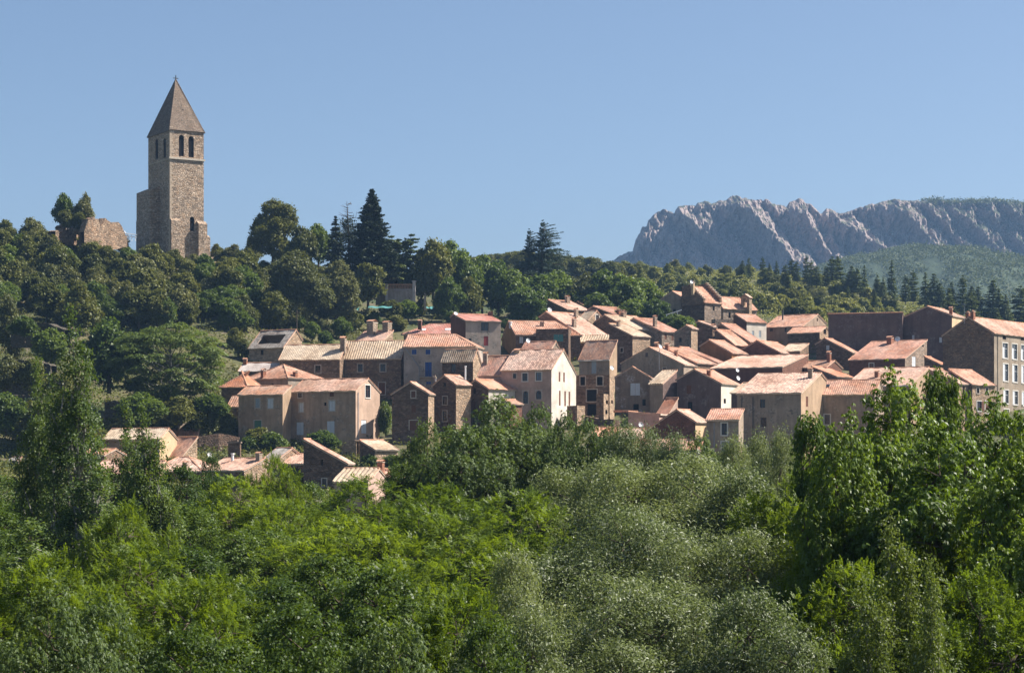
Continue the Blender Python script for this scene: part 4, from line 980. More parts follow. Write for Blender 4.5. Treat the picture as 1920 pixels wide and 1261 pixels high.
H('great_cream', "wide_cream_roof_house", "house with the widest smooth cream roof near the top of the village", (1117,1181,1241), 616, 590, 655, 38, 'R', 'stone', 'cream', rp=.74, amp=.05, wall2='stone_g', wins=[('R',1228,1232,622,632,'d')], chim=[(1170,585,594,7,'s')])
H('slope_shed', "dark_stone_tower_house", "tall dark stone house whose cream roof slopes down to a sunlit stone side", (1142,1186,1219), 629, 606.5, 697, 42, 'R', 'stone_d', 'cream', rp=1, wall2='stone_l', amp=.05, wins=[('L',1163,1168,652,660,'o',1)], chim=[(1159.5,601,612,5,'s')])
H('rust_long', "rusty_roof_house", "house with long rusty roof and pointed chimney below the walled churchyard", (1183,1241,1278), 621, 596, 660, 40, 'R', 'stone_g', 'redbr', rp=.9, amp=.04, chim=[(1228,592,612,6,'s')], wins=[('R',1246,1250,626,636,'n'),('R',1259,1263,628,638,'n')])
H('weather', "weathered_roof_house", "narrow house with patchy brown roof, white gutter and a pale sunlit side", (1086,1143,1157), 671, 638, 738, 62, 'L', 'grey', 'brown', rp=1, wall2='tan', gutter=True, amp=.05, wins=[('L',1109,1118,677,700,'cD'),('L',1109.5,1117,673,676.5,'o')])
H('ruin', "roofless_stone_house", "roofless stone house with a cross shaped stone mullioned window", (1077,1143,1152), 702, None, 788, 72, 'L', 'stone', 'brown', flat=True, wall2='stone_l', wins=[('L',1088,1097,706,722,'o',1),('L',1119,1130,706,722,'o',1),('L',1100,1119,730,752,'o',1),('L',1101,1118,757,778,'o'),('R',1145.5,1149,750,756,'o')])
H('ruin_low', "ruined_side_wall", "sunlit broken stone block with small openings below the roofless house", (1118,1132,1146), 738, None, 792, 66, 'L', 'stone_d', 'brown', flat=True, wall2='stone_l', wins=[('R',1136,1140,750,757,'o'),('R',1135,1139,768,776,'o')], cat='ruin')
H('gate_block', "small_stone_annex", "small stone block with dark doorway at the foot of the white gable", (1063,1082,1097), 760, None, 806, 50, 'L', 'stone_d', 'brown', flat=True, wall2='stone_l', wins=[('L',1069,1078,776,796,'nD')], cat='annex')
H('derelict', "derelict_gable_house", "derelict gabled house with crumbling plaster patches and bricked up window", (1153,1218,None), 706, 687, 780, 82, 'R', 'derelict', 'orange', D=7, amp=.05, wins=[('L',1182,1200,718,741,'w'),('L',1187,1198,757,769,'o'),('L',1204,1211,748,760,'o')])
H('coarse', "coarse_tile_house", "house with a yellow roof of coarse ribbed tiles beside the dark mauve gable", (1218,1243,1269), 718, 694, 785, 52, 'L', 'grey', 'cream', rp=1, wall2='purple', amp=.15, tw=.62)  # mauve end wall: its shade is put into the colour
H('mauve', "dark_mauve_house", "big dark mauve gabled house with stained wall and one sunlit white corner wall", (1269,1352,1388), 718, 692, 795, 60, 'R', 'purple', 'orange', rp=.6, wall2='white', amp=.05, wins=[('L',1287,1296,722,738,'n'),('L',1289,1298,753,768,'o'),('R',1357,1361,747,756,'o')], chim=[(1329,693,704,5,'b')])
H('grey_gable', "grey_gable_house", "wide grey rendered gable house with white flashing along its pink roof", (1165,1282,1310), 683, 651, 726, 62, 'R', 'grey', 'pink', rp=.55, amp=.05, wins=[('L',1210,1215,661,669,'d'),('L',1243,1249,689,697,'f',1)], chim=[(1231.5,642,662,7,'b'),(1251,644,657,7,'b')])
H('pink_strip_a', "pink_roof_house", "house under a smooth pink roof strip between grey gable and ochre house", (1243,1306,1343), 680, 651, 720, 46, 'R', 'stone', 'orange', rp=1, amp=.05, chim=[(1267.5,657,668,3,'b')])
H('pink_strip_b', "brown_pink_roof_house", "house under a dull reddish roof strip touching the ochre gable", (1274,1344,1361), 679, 650.5, 714, 52, 'R', 'stone', 'redbr', rp=1, amp=.05)
H('ochre', "ochre_gable_house", "ochre rendered house with white edged brown roof", (1313,1372,1401), 661, 637, 706, 50, 'R', 'ochre', 'brown', rp=.72, amp=.05)
H('quoin', "stone_stump_house", "grey stone house with a ragged sunlit corner of big stones", (1264,1296,1308), 615, 609.5, 676, 56, 'R', 'stone_g', 'pink', rp=.3, wall2='stone_l', wins=[('L',1273,1278,633,641,'o')])
H('nook', "dark_nook_house", "dark narrow stone house with pink roof in the nook below the stepped gable", (1306,1336,1347), 612, 602, 668, 52, 'R', 'stone_d', 'pink', rp=.9, amp=.05, wins=[('L',1320,1327,638,651,'d')], chim=[(1337.5,608,624,6,'s')])
H('tilted', "tilted_roof_house", "low dark stone house with tilted salmon roof below the church", (1340,1378,1404), 646, 618, 696, 44, 'R', 'stone_d', 'orange', rp=.92, amp=.04)
H('rustback', "rust_brown_roof_house", "house with long rust brown roof running below the church wall", (1346,1405,1432), 640, 606, 682, 50, 'R', 'stone', 'redbr', rp=.9, amp=.04)
H('stepped', "stepped_gable_house", "dark stone house with stepped gable parapets rising above a narrow orange roof", (1277,1321,1352), 566, 537, 632, 40, 'R', 'stone_d', 'orange', rp=.62, wall2='stone_g', amp=.05, wins=[('R',1336.5,1340,574,582,'o')], chim=[(1299.5,526,548,4,'c',1)])
H('behind_step', "plain_grey_house", "plain grey gabled house behind the stepped gable house", (1238,1288,None), 562, 546, 622, 58, 'R', 'grey', 'orange', D=8, amp=.05, rp=.55, wins=[('L',1261,1267,579,586,'o')])
H('nave', "church_nave", "church with smooth salmon roof and an open bell gable", (1326,1356,1419), 577, 556, 618, 34, 'R', 'stone_g', 'orange', rp=.6, wall2='stone_g', amp=.04, wins=[('R',1366,1370,586,596,'oa')], cat='church', group='church buildings')
H('church_low', "white_walled_house", "house with red roof and whitewashed lit wall just below the church", (1375,1400,1437), 602.5, 588.5, 648, 40, 'R', 'maroon', 'redbr', rp=.85, wall2='white', amp=.05, wins=[('R',1410,1414,620,630,'c'),('R',1423,1427,620,632,'c')])
H('church_wall', "stone_annex", "low stone annex with red coping in front of the church", (1334,1341,1377), 598, None, 640, 20, 'L', 'stone_g', 'red', flat=True, wall2='stone_g', cat='annex')
H('red_barn', "red_roof_barn", "barn with faded red roof and grey boarded gable by the scrub hill", (1432,1505,1549), 610.5, 589, 652, 56, 'L', 'tan', 'orange', rp=.63, wall2='wood', amp=.04, wins=[('L',1443,1449,613.5,621,'d'),('L',1471,1475,613,622,'d'),('R',1531.5,1533.5,596,602,'o')], chim=[(1467.5,583,600,3,'p')], cat='barn')
H('hut', "stone_hut", "small dark stone hut with red edged roof in front of the boarded barn", (1477,1537,1553), 622.5, 612, 662, 60, 'L', 'stone_d', 'orange', rp=.7, wall2='stone_l', amp=.1, wins=[('R',1544,1549,617,626,'o')], cat='hut')
H('skylit', "skylight_house", "dark stone gable house with a dark skylight in its pink roof", (1530,1597,1612), 660, 634, 696, 56, 'R', 'stone_d', 'orange', rp=.75, amp=.04, wins=[('L',1549,1555,647,656,'w')])
skylight('skylit', 1586, 647, 1.1, 1.0)
H('wavy', "broken_gable_house", "dark brick house with ragged gable top and sagging pink roof", (1362,1462,1500), 660, 638, 706, 58, 'R', 'brick', 'orange', rp=.42, amp=.05)
H('cream_bit', "small_cream_roof_house", "small house with a short cream roof wedged behind the ragged brick gable", (1464,1500,1516), 657, 644, 700, 60, 'L', 'stone', 'cream', rp=1, amp=.05, Y=425)
H('long_pink', "long_pink_roof_house", "long low house with a single stretched pink roof in the middle of the village", (1333,1467,1515), 687, 664.5, 740, 62, 'L', 'maroon', 'pink', rp=1, wall2='brick', amp=.05)
H('brown_peak', "small_brown_gable_house", "small house with brown roof and a shadowed triangular gable", (1497,1550,1579), 687, 675.5, 735, 56, 'L', 'brick', 'brown', rp=.5, amp=.05, chim=[(1554.5,659,678,7,'b')])
H('red_lean', "red_lean_house", "mauve house with small red roof slope before the red roofed stone house", (1522,1568,1598), 705, 687, 745, 44, 'R', 'purple', 'orange2', rp=1, amp=.04)
H('rampart', "long_dark_house", "long dark windowless house wall with thin red coping at the hill edge", (1553,1692,None), 595, 586, 690, 74, 'L', 'purple', 'redbr', rp=0, D=8, chim=[], amp=.05)
H('big_gable', "large_dark_gable_house", "large dark gabled house with pale pink roof joined to the long windowless wall", (1683,1785,1816), 591, 574, 702, 60, 'R', 'purple', 'pink', rp=.45, wall2='cream', amp=.05, chim=[(1783,576,592,4,'b')], wins=[('L',1710,1714.5,628,636,'w'),('L',1761,1766,632,642,'w')])  # pale wall marks, added as small white shutters
H('east_block', "tall_apartment_house", "tall tan house with rows of white framed windows at the edge of the picture", (1768,1864,2010), 624, 594, 812, 52, 'R', 'stone', 'pink', rp=.5, wall2='facade', amp=.06, Y=394, surrw=True,
  wins=[('R',x0+dx*r,x0+9.5+dx*r,y0+sl*k,y1+sl*k,st,2) for r,(y0,y1,st,dx) in enumerate([(643,671,'p',.8),(682,714,'pk',.8),(731,756,'pk',.8),(767,800,'h',.8)]) for k,(x0,sl) in enumerate([(1880,1.9),(1897.5,1.9),(1914.5,1.9)]) if not (st=='h' and k)]
   +[('R',1880,1886.5,629,636,'o'),('R',1914,1920,631,638,'o')], pipes=[('R',1870,628,810,'d')], chim=[(1815,583,600,8,'b',2),(1824,581,598,8,'b',2)])
H('red_long', "red_roof_stone_house", "stone house with broad red roof and a pale sunlit end wall with filled doorway", (1592,1697,1738), 671, 637, 740, 58, 'L', 'brick', 'redbr', rp=1, wall2='stone_g', amp=.04, wins=[('L',1630,1638,681,693,'f',2),('R',1710,1717,668,690,'w'),('R',1729,1732,646,650,'o')], chim=[(1669,631,644,12,'b')])
H('pink_long', "dusty_pink_roof_house", "house with dusty pink roof and tan sunlit end wall above the walnut tree", (1585,1706,1741), 721, 688, 806, 60, 'L', 'beige', 'pink', rp=1, wall2='tan', amp=.05, chim=[(1644,695,707,7,'b')], gutter=True)
H('stone_a', "stone_front_house", "stone house with narrow window under a pink roof next to the tall tan house", (1740,1797,1824), 718.5, 691, 806, 48, 'R', 'grey', 'pink', rp=1, wall2='stone_l', amp=.05, wins=[('R',1805,1809,724,738,'d')])
H('stone_b', "stone_front_house", "stone house with brown shutters and two small attic windows against the tall tan house", (1779,1823,1866), 720, 692, 806, 40, 'R', 'stone', 'orange', rp=1, wall2='stone_l', amp=.05, wins=[('R',1831,1836,727,737,'d',1),('R',1848,1853,727,737,'d',1),('R',1832,1840,752,770,'dSn',2),('R',1847.5,1855,752,774,'n',2)])
H('red_bit', "small_red_roof_shed", "small shed with bright red roof in the dark gap behind the pink roofs", (1733,1762,1774), 682, 668, 740, 52, 'R', 'stone', 'orange2', rp=1, amp=.04, cat='shed', Y=412)
H('grey_big', "grey_stucco_house", "big grey stucco house with mixed pale tiles and two black drainpipes", (1382,1502,1549), 735.5, 699, 868, 66, 'L', 'grey', 'mixed', rp=.78, wall2='tan', amp=.11, tw=.5, wins=[('L',1425,1434.5,748,764,'d'),('L',1426,1437,782,800,'d'),('L',1425,1437,817,842,'d',1),('L',1466,1479,815,838,'d',1),('R',1511,1515,743,762,'n')], chim=[(1519.5,690,709,6,'g')], pipes=[('L',1391,745,862,'d'),('L',1412,744,862,'d')])
H('grey_next', "adjoining_tan_house", "house with orange pink roof joined to the big grey stucco house behind the walnut tree", (1517,1640,None), 737.5, 712, 862, 70, 'L', 'grey', 'orange', D=8, amp=.09, wins=[('L',1546,1556,777,795,'d',2)])
skylight('grey_next', 1551, 724, .8, .8)
H('cream_nib', "narrow_pink_house", "narrow mauve house with a cream roof tip squeezed beside the big grey stucco house", (1371,1396,None), 735, 717, 800, 60, 'L', 'purple', 'cream', rp=1, D=5, amp=.05, Y=345)
H('grey_small', "small_grey_house", "small grey house with white framed windows and a curved red roof edge", (1325,1385,None), 786, 767, 885, 76, 'L', 'grey', 'redbr', rp=1, D=5, amp=.1, wins=[('L',1353,1363,793,815,'f',2),('L',1353,1365,828,848,'fB',2)], pipes=[('L',1339,792,850,'z')])
H('brick_gable', "brick_gable_house", "red brown brick gable house with a dark shutter and pink roof", (1207,1304,1328), 790, 767.5, 862, 60, 'R', 'brick', 'pink', rp=.36, wall2='cream', amp=.05, wins=[('L',1274,1282,791,808,'n'),('R',1319,1327,828,842,'d',2)])
H('orange_tri', "small_orange_roof_house", "small mauve wall house with steep bright orange roof wedge", (1233,1254,1271), 773, 746, 812, 52, 'L', 'pink', 'orange2', rp=1, amp=.04)
H('dish_wall', "low_mauve_house", "low mauve lean to wall carrying a white satellite dish", (1178,1236,None), 776, 772, 845, 66, 'R', 'pink', 'orange', rp=1, D=4, amp=.04, ze2=None)
H('low_pink', "low_pink_roof_house", "low house with mottled pink roof just above the ash crowns", (1153,1196,None), 818, 803.5, 862, 70, 'L', 'pink', 'mixed', D=6, amp=.06)
H('low_orange', "low_orange_roof_house", "low orange roof peeping through leaves below the roofless stone house", (1108,1152,None), 817, 801, 858, 72, 'L', 'pink', 'orange2', D=6, amp=.08)
H('low_strip', "low_orange_strip_house", "long low orange roof edge hidden in the treetops below the brick gable", (1186,1312,None), 842, 824, 882, 78, 'L', 'pink', 'orange', D=7, amp=.06, Y=303)
H('leaf_roof', "leafy_gable_house", "tiny brown gable roof peeping over the ash crown", (930,957,979), 756, 748.5, 815, 50, 'R', 'brick', 'orange', amp=.05, Y=333)
H('far_hut', "field_hut", "tiny grey hut with pale flat roof in the field at the edge of the slope", (19,34,40), 861, 857, 876, 40, 'L', 'stone_d', 'slatel', rp=1, cat='hut')
H('terrace_house', "low_dark_roof_house", "rust coloured roof corner hiding behind the tall poplar", (150,196,None), 852, 841, 885, 70, 'L', 'stone', 'orange', D=6, amp=.05)
# ---- satellite dishes
for (px, py, yy, s, lb, fc) in [
 (855,587,405,8,"white dish on the ridge of the dark red roof",(.3,-.6,.5)), (990.5,638,405,9,"white dish above the orange roof behind the white gable",(.5,-.8,.3)),
 (1031,580,438,9,"white dish at the top edge of the great brown roof",(.4,-.8,.4)), (1238.5,649,388,8,"white dish by the brick chimneys of the grey gable house",(.6,-.7,.4)),
 (1147.5,689,386,9,"white dish on the pale side of the weathered narrow house",(.6,-.7,.4)), (1202,795,322,10,"round white dish on the low mauve lean to wall",(.35,-.9,.3)),
 (393,852,300,9,"white dish over the low roofs close to the treetops",(.5,-.8,.3)), (598.5,906,293,9,"white dish low on the dark stone barn beside its window",(.6,-.8,.2)),
 (1512.5,796,321,11,"big white dish at the corner of the grey stucco house",(.45,-.85,.3)), (1683,635,415,10,"pale dish beside the chimney of the broad red roof",(-.3,-.9,.3)),
 (1384.5,708,370,9,"white dish beside the dark mauve house roof",(.6,-.7,.3)), (1383,693,372,8,"grey dish on a chimney behind the mauve house",(.5,-.8,.3)), (1297,528,470,7,"white dish on top of the stepped gable",(.4,-.8,.3))]:
    dish(px, py, yy, s, lb, fc)
# ------------------------------------------------------------------ bell tower on the castle hill
H('tower', "bell_tower", "tall square stone bell tower with a steep stone spire above the wooded hill", (278,318.5,382), 239.5, 149, 484, 32, 'L', 'tower', 'spire', h0=.5, h1=.5, ov=.22, amp=.015, tw=.9, ridge=ROOFS['spire'], cat='tower', group='castle ruins',
  wins=[('R',335.5,345,253,293,'oa'),('R',353.5,363.5,255.5,295,'oa'),('R',356,364.5,406.5,433,'oa'),('L',306,311,259,296,'oa'),('L',291,296.5,261,298,'oa')])
tw = HOUSES['tower']; troot = tw['root']
def tz(py): return (HY-py)/F*tw['Y'] - tw['zb']
mb = MB(); zb_, zt_ = tz(297.5), tz(294)           # string course under the belfry
mb.box((-.25, -.28, zb_), (tw['Lr']+.25, -.003, zt_)); mb.box((-.12, -.003, zb_), (-.003, tw['Ll']+.1, zb_+.12))
mb.build("string_course", [mat_plain("pale_cut_stone", (0.56, 0.48, 0.38), .9, .1, .25)], troot)
def buttress(t0, t1, f, ztop, depth, slope):
    mb = MB(); zl = tw['zlow']
    m3 = (lambda t, k, z: Vector((t, -k, z))) if f == 'R' else (lambda t, k, z: Vector((-k, t, z)))
    A = [m3(t0, 0, zl), m3(t1, 0, zl), m3(t1, depth, zl), m3(t0, depth, zl), m3(t0, 0, ztop), m3(t1, 0, ztop), m3(t1, depth, ztop-slope), m3(t0, depth, ztop-slope)]
    for q in ((2,3,7,6), (0,3,7,4), (1,2,6,5), (4,5,6,7)):
        p = [A[i] for i in q]; mb.poly(p, 0, [(v.x + v.y, v.z) if q != (4,5,6,7) else (v.x, v.y) for v in p])
    mb.build("buttress", [WALLS['tower']], troot)
pr_ = lambda px: tw['par'](px, tw['dr'])
buttress(pr_(319.5), pr_(337), 'R', tz(409), .55, .5); buttress(pr_(369), pr_(385), 'R', tz(411), 1.1, .7); buttress(pr_(378), pr_(391), 'R', tz(437), 1.0, .6)
Ll = tw['Ll']; buttress(Ll*.48, Ll+1.6, 'L', tz(343), 2.3, 1.0)
buttress(Ll*.95, Ll+2.6, 'L', tz(398), 2.0, .6)
mb = MB(); z = tw['zlow']; k_ = 0; rq = random.Random(3)
while z < tz(240):                                   # dressed corner stones
    hh = rq.uniform(.38, .6); a_, b_ = (.85, .5) if k_ % 2 else (.5, .85)
    mb.box((-.03, -.03, z), (a_*rq.uniform(.8, 1.2), -.004, z+hh-.03)); mb.box((-.03, -.004, z), (-.004, b_*rq.uniform(.8, 1.2), z+hh-.03)); z += hh; k_ += 1
mb.build("corner_stones", [mat_plain("dressed_corner_stone", (0.50, 0.39, 0.285), .9, .1, .35, 2.0)], troot)
mb = MB(); R_ = tw['Lr']; ax, ay = R_/2, Ll/2       # iron cross on the tip
mb.tube([(ax, ay, tz(151)), (ax, ay, tz(130))], .12, 6); mb.tube([(ax-.62, ay, tz(135.5)), (ax+.62, ay, tz(135.5))], .10, 6); mb.tube([(ax, ay, tz(151)), (ax, ay, tz(148))], .16, 6)
mb.build("cross", [M_PIPED], troot)
mb = MB(); k = .42; fz = lambda s: tz(239.5) + (tz(149)-tz(239.5))*s      # dark box for a small spire opening, shade put into its colour
yy = Ll*.5*k - .12
mb.box((R_*.5-.28, yy-.25, fz(k)-.35), (R_*.5+.28, yy+.4, fz(k)+.15)); mb.build("spire_opening", [M_DARK], troot)

# ------------------------------------------------------------------ bell gable of the church, parapet steps
nv = HOUSES['nave']; 
def local_of(h, px, Yoff): return None
_p = ray_plane(nv, 1399, 581); mb = MB(); Yb = nv['C'].y + _p.x*nv['dr'].y + _p.y*nv['dl'].y
bz = lambda py: (HY-py)/F*Yb
def bellgable():
    c = P(1397, 586, Yb); root = empty("bell_gable", (0, 0, 0)); ang = rad(52); u = Vector((-math.sin(ang), math.cos(ang), 0)); v = Vector((math.cos(ang), math.sin(ang), 0))
    M = Matrix(((u.x, v.x, 0, c.x), (u.y, v.y, 0, c.y), (0, 0, 1, 0), (0, 0, 0, 1)))
    w = 2.3; z0, z1, z2 = bz(592), bz(557), bz(551)
    b = MB(); o0, o1, oz0, oz1 = -.42, .42, bz(576), bz(560)
    b.box((-w/2, 0, z0), (o0, 1.1, z1), 0, M); b.box((o1, 0, z0), (w/2, 1.1, z1), 0, M); b.box((o0, .001, z0), (o1, 1.099, oz0), 0, M); b.box((o0, .001, oz1), (o1, 1.099, z1), 0, M)
    for q in ((-w/2, w/2),):
        tri = [M @ Vector((-w/2, 0, z1)), M @ Vector((w/2, 0, z1)), M @ Vector((0, 0, z2))]; tr2 = [p + v*1.1 for p in tri]
        b.poly(tri, 0, [(-1, 0), (1, 0), (0, .6)]); b.poly(tr2[::-1], 0, [(-1, 0), (1, 0), (0, .6)])
    o = b.build("bell_gable", [WALLS['stone_l']])
    bpy.data.objects.remove(root)
    o.parent = nv['root']; o.matrix_parent_inverse = nv['root'].matrix_basis.inverted()
    r = MB()
    for s in (-1, 1):
        a = M @ Vector((s*(w/2+.2), -.15, z1-.12)); b_ = M @ Vector((0, -.15, z2+.06)); r.poly([a, b_, b_ + v*1.4, a + v*1.4], 0, [(0, 0), (0, 1), (1.4, 1), (1.4, 0)])
        dn = Vector((0, 0, -.12)); r.poly([a+dn, b_+dn, b_ + v*1.4+dn, a + v*1.4+dn], 0); r.poly([a, b_, b_+dn, a+dn], 0)
    ro = r.build("cap", [ROOFS['pink']]); ro.parent = o; ro.matrix_parent_inverse = o.matrix_parent_inverse.copy() @ Matrix.Identity(4)
    ro.matrix_parent_inverse = (nv['root'].matrix_basis @ o.matrix_parent_inverse).inverted()
    bb = MB(); zt = oz1 - .15
    prof = [(.06, 0), (.16, -.05), (.2, -.3), (.26, -.5), (.34, -.62)]; K = 10; cc = M @ Vector((0, .55, zt))
    for i in range(len(prof)-1):
        for k in range(K):
            f = lambda r_, z_, k_: cc + Vector((r_*math.cos(2*math.pi*k_/K), r_*math.sin(2*math.pi*k_/K), z_))
            bb.poly([f(*prof[i], k), f(*prof[i], k+1), f(*prof[i+1], k+1), f(*prof[i+1], k)])
    bo = bb.build("bell", [M_PIPED]); bo.parent = o; bo.matrix_parent_inverse = ro.matrix_parent_inverse.copy()
bellgable()
st = HOUSES['stepped']
def parapet(t, n, ww, extra):
    """stepped coping standing above the roof along the gable at x = t"""
    b = MB(); T_, S_ = st['T'], st['S']; s_r = st['rp']*S_
    for i in range(n):
        s0, s1 = s_r*i/n, s_r*(i+1)/n; z = st['ze'] + (st['zr']-st['ze'])*(i+1)/n + extra
        b.box((t-ww, s0, st['ze']-.5), (t+ww, s1, z), 0); b.box((t-ww-.1, s0-.08, z+.002), (t+ww+.1, s1-.02, z+.14), 1)
    b.box((t-ww+.002, s_r, st['ze']-.5), (t+ww-.002, min(S_, s_r*1.5), st['zr']+extra-.1), 0)
    b.build("parapet", [WALLS['stone'], M_MORTAR], st['root'])
parapet(-.02, 9, .30, .35); parapet(st['T']-.1, 9, .30, .9)
# terrace frame beside it
fr = empty("terrace_frame", P(1263, 600, 462)); tag(fr, "white metal terrace frame leaning on the stepped gable house", "pergola")
b = MB(); q = lambda px, py, dy=0: P(px, py, 462+dy) - P(1263, 600, 462)
for a_, c_ in (((1250,603),(1250,589)), ((1270,596),(1270,584))): b.tube([q(*a_), q(*c_)], .07, 5)
b.build("post", [M_FRAMEW], fr)
b = MB(); b.tube([q(1249,590), q(1278,581)], .08, 5); b.tube([q(1249,590,3), q(1278,581,3)], .08, 5)
for f in (0, .33, .66, 1): b.tube([q(1249+29*f,590-9*f), q(1249+29*f,590-9*f,3)], .06, 5)
b.build("rafter", [M_FRAMEW], fr)

# ------------------------------------------------------------------ free-standing masonry
def wall_piece(name, label, pts, depth, mat, cat='wall', jag=0.35, seed=0, group=None, base=1.0):
    """ragged wall: pts = (px, top row, bottom row, distance) along its face"""
    rng = random.Random(seed); b = MB(); top, bot = [], []
    for i in range(len(pts)-1):
        (x0, t0, b0, y0), (x1, t1, b1, y1) = pts[i], pts[i+1]; n = max(2, int(abs(x1-x0)/4))
        for k in range(n + (i == len(pts)-2)):
            f = k/n; Y = y0+(y1-y0)*f
            p = P(x0+(x1-x0)*f, t0+(t1-t0)*f, Y); p.z += jag*(1.1*mnoise.noise(Vector((x0*.3 + k*.45, seed*7.1, 0))) + rng.uniform(-.45, .45)); top.append(p)
            r = P(x0+(x1-x0)*f, b0+(b1-b0)*f, Y); r.z -= base; bot.append(r)
    acc = 0
    for i in range(len(top)-1):
        dx = (top[i+1]-top[i]).xy.length
        nr = Vector((-(top[i+1]-top[i]).y, (top[i+1]-top[i]).x, 0)).normalized()*depth
        uv = [(acc, bot[i].z), (acc+dx, bot[i+1].z), (acc+dx, top[i+1].z), (acc, top[i].z)]
        b.poly([bot[i], bot[i+1], top[i+1], top[i]], 0, uv)
        b.poly([bot[i]+nr, bot[i+1]+nr, top[i+1]+nr, top[i]+nr], 0, uv)
        b.poly([top[i], top[i+1], top[i+1]+nr, top[i]+nr], 0, [(acc, 0), (acc+dx, 0), (acc+dx, depth), (acc, depth)])
        acc += dx
    for e in (0, -1):
        nr = Vector((0, depth, 0)); b.poly([bot[e], top[e], top[e]+nr, bot[e]+nr], 0, [(0, bot[e].z), (0, top[e].z), (depth, top[e].z), (depth, bot[e].z)])
    o = b.build(name, [mat]); return tag(o, label, cat, group)
WALLT = mat_stone("shaded_terrace_stone", (0.10, 0.085, 0.062), dark=.5, stain=.7)  # terrace stone darkened, the slope's shade put into its colour
RUIN = mat_stone("ruin_masonry", (0.29, 0.205, 0.14), dark=0.5, size=1.3, stain=.45, bumpd=.2)
wall_piece("ruined_wall", "broken castle wall with ochre top and a slanting crack near the bell tower", [(158,432,454,452),(166,414,454,453),(176,407,456,455),(184,411,460,457),(188,419,460,458),(198,413,460,460),(210,415,460,462),(222,418,458,465),(229,426,456,466),(236,440,455,467)], 1.6, RUIN, seed=1, jag=.65, group='castle ruins')
wall_piece("ruined_wall", "low pale broken wall under the two small trees on the hilltop", [(104,434,446,455),(116,430,446,458),(134,436,450,461),(152,434,452,464)], 1.6, RUIN, seed=2, jag=.7, group='castle ruins')
wall_piece("ruined_wall", "low dry stone wall stretching from the foot of the bell tower", [(388,481,500,486),(410,483,500,490),(434,486,500,494)], 1.0, WALLS['stone_l'], seed=3, jag=.2, group='castle ruins')
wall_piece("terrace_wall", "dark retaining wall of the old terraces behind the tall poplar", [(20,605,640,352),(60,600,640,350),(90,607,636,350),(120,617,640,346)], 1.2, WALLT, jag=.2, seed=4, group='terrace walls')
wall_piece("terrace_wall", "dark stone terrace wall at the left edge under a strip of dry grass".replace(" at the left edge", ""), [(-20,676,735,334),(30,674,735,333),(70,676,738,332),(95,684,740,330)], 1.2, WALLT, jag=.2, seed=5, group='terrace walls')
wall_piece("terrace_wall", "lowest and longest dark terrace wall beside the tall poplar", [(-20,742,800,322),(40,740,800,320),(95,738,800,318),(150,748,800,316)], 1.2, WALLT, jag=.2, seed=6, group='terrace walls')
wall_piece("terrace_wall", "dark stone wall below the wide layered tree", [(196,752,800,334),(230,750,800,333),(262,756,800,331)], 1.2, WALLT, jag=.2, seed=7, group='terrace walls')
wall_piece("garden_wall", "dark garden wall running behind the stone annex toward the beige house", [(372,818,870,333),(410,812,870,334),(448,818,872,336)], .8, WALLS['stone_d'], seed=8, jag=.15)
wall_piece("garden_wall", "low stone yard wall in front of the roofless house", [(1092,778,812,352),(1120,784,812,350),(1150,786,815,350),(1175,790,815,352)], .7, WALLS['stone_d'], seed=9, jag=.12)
wall_piece("garden_wall", "broken stone wall with dark doorway below the big beige gable", [(640,836,862,326),(655,826,862,325),(668,826,862,324)], .8, WALLS['stone_l'], seed=10, jag=.2)
b = MB(); b.box((-.9, -.7, -2.5), (.9, .7, 2.1)); b.box((-1.05, -.85, 2.102), (1.05, .85, 2.35), 1); b.box((-.5, -.4, 2.352), (.5, .4, 2.6), 1)
o = b.build("stone_pillar", [WALLS['stone_d'], WALLS['stone_g']]); o.location = P(440, 856, 327); tag(o, "square stone pillar standing in the garden below the green balcony door", "pillar")
def rocks(name, label, cx_, cy_, Y, n, spread, size, seed, mat):
    rng = random.Random(seed); bm = bmesh.new()
    for i in range(n):
        m = Matrix.Translation((rng.uniform(-1, 1)*spread, rng.uniform(-1, 1)*spread*.5, rng.uniform(-.6, .6)*size)) @ Matrix.Rotation(rng.uniform(0, 6), 4, 'Z') @ Matrix.Diagonal((size*rng.uniform(.6, 1.5), size*rng.uniform(.6, 1.2), size*rng.uniform(.5, 1.1), 1))
        r = bmesh.ops.create_icosphere(bm, subdivisions=3, radius=1, matrix=m)
        for v in r['verts']: v.co += v.co.normalized()*0 + Vector(mnoise.noise_vector(v.co*.7/size))*size*.7 + Vector(mnoise.noise_vector(v.co*2.3/size))*size*.25
    me = bpy.data.meshes.new(name); bm.to_mesh(me); bm.free(); me.materials.append(mat); o = bpy.data.objects.new(name, me); COL.objects.link(o); o.location = P(cx_, cy_, Y); return tag(o, label, "rock")
M_RK = mat_rock("hill_rock", (0.42, 0.32, 0.24), (0.08, 0.09, 0.04), -0.35)
rocks("rock_outcrop", "ochre rock outcrop carrying the two small hilltop trees", 134, 429, 463, 4, 3.2, 1.2, 1, M_RK)
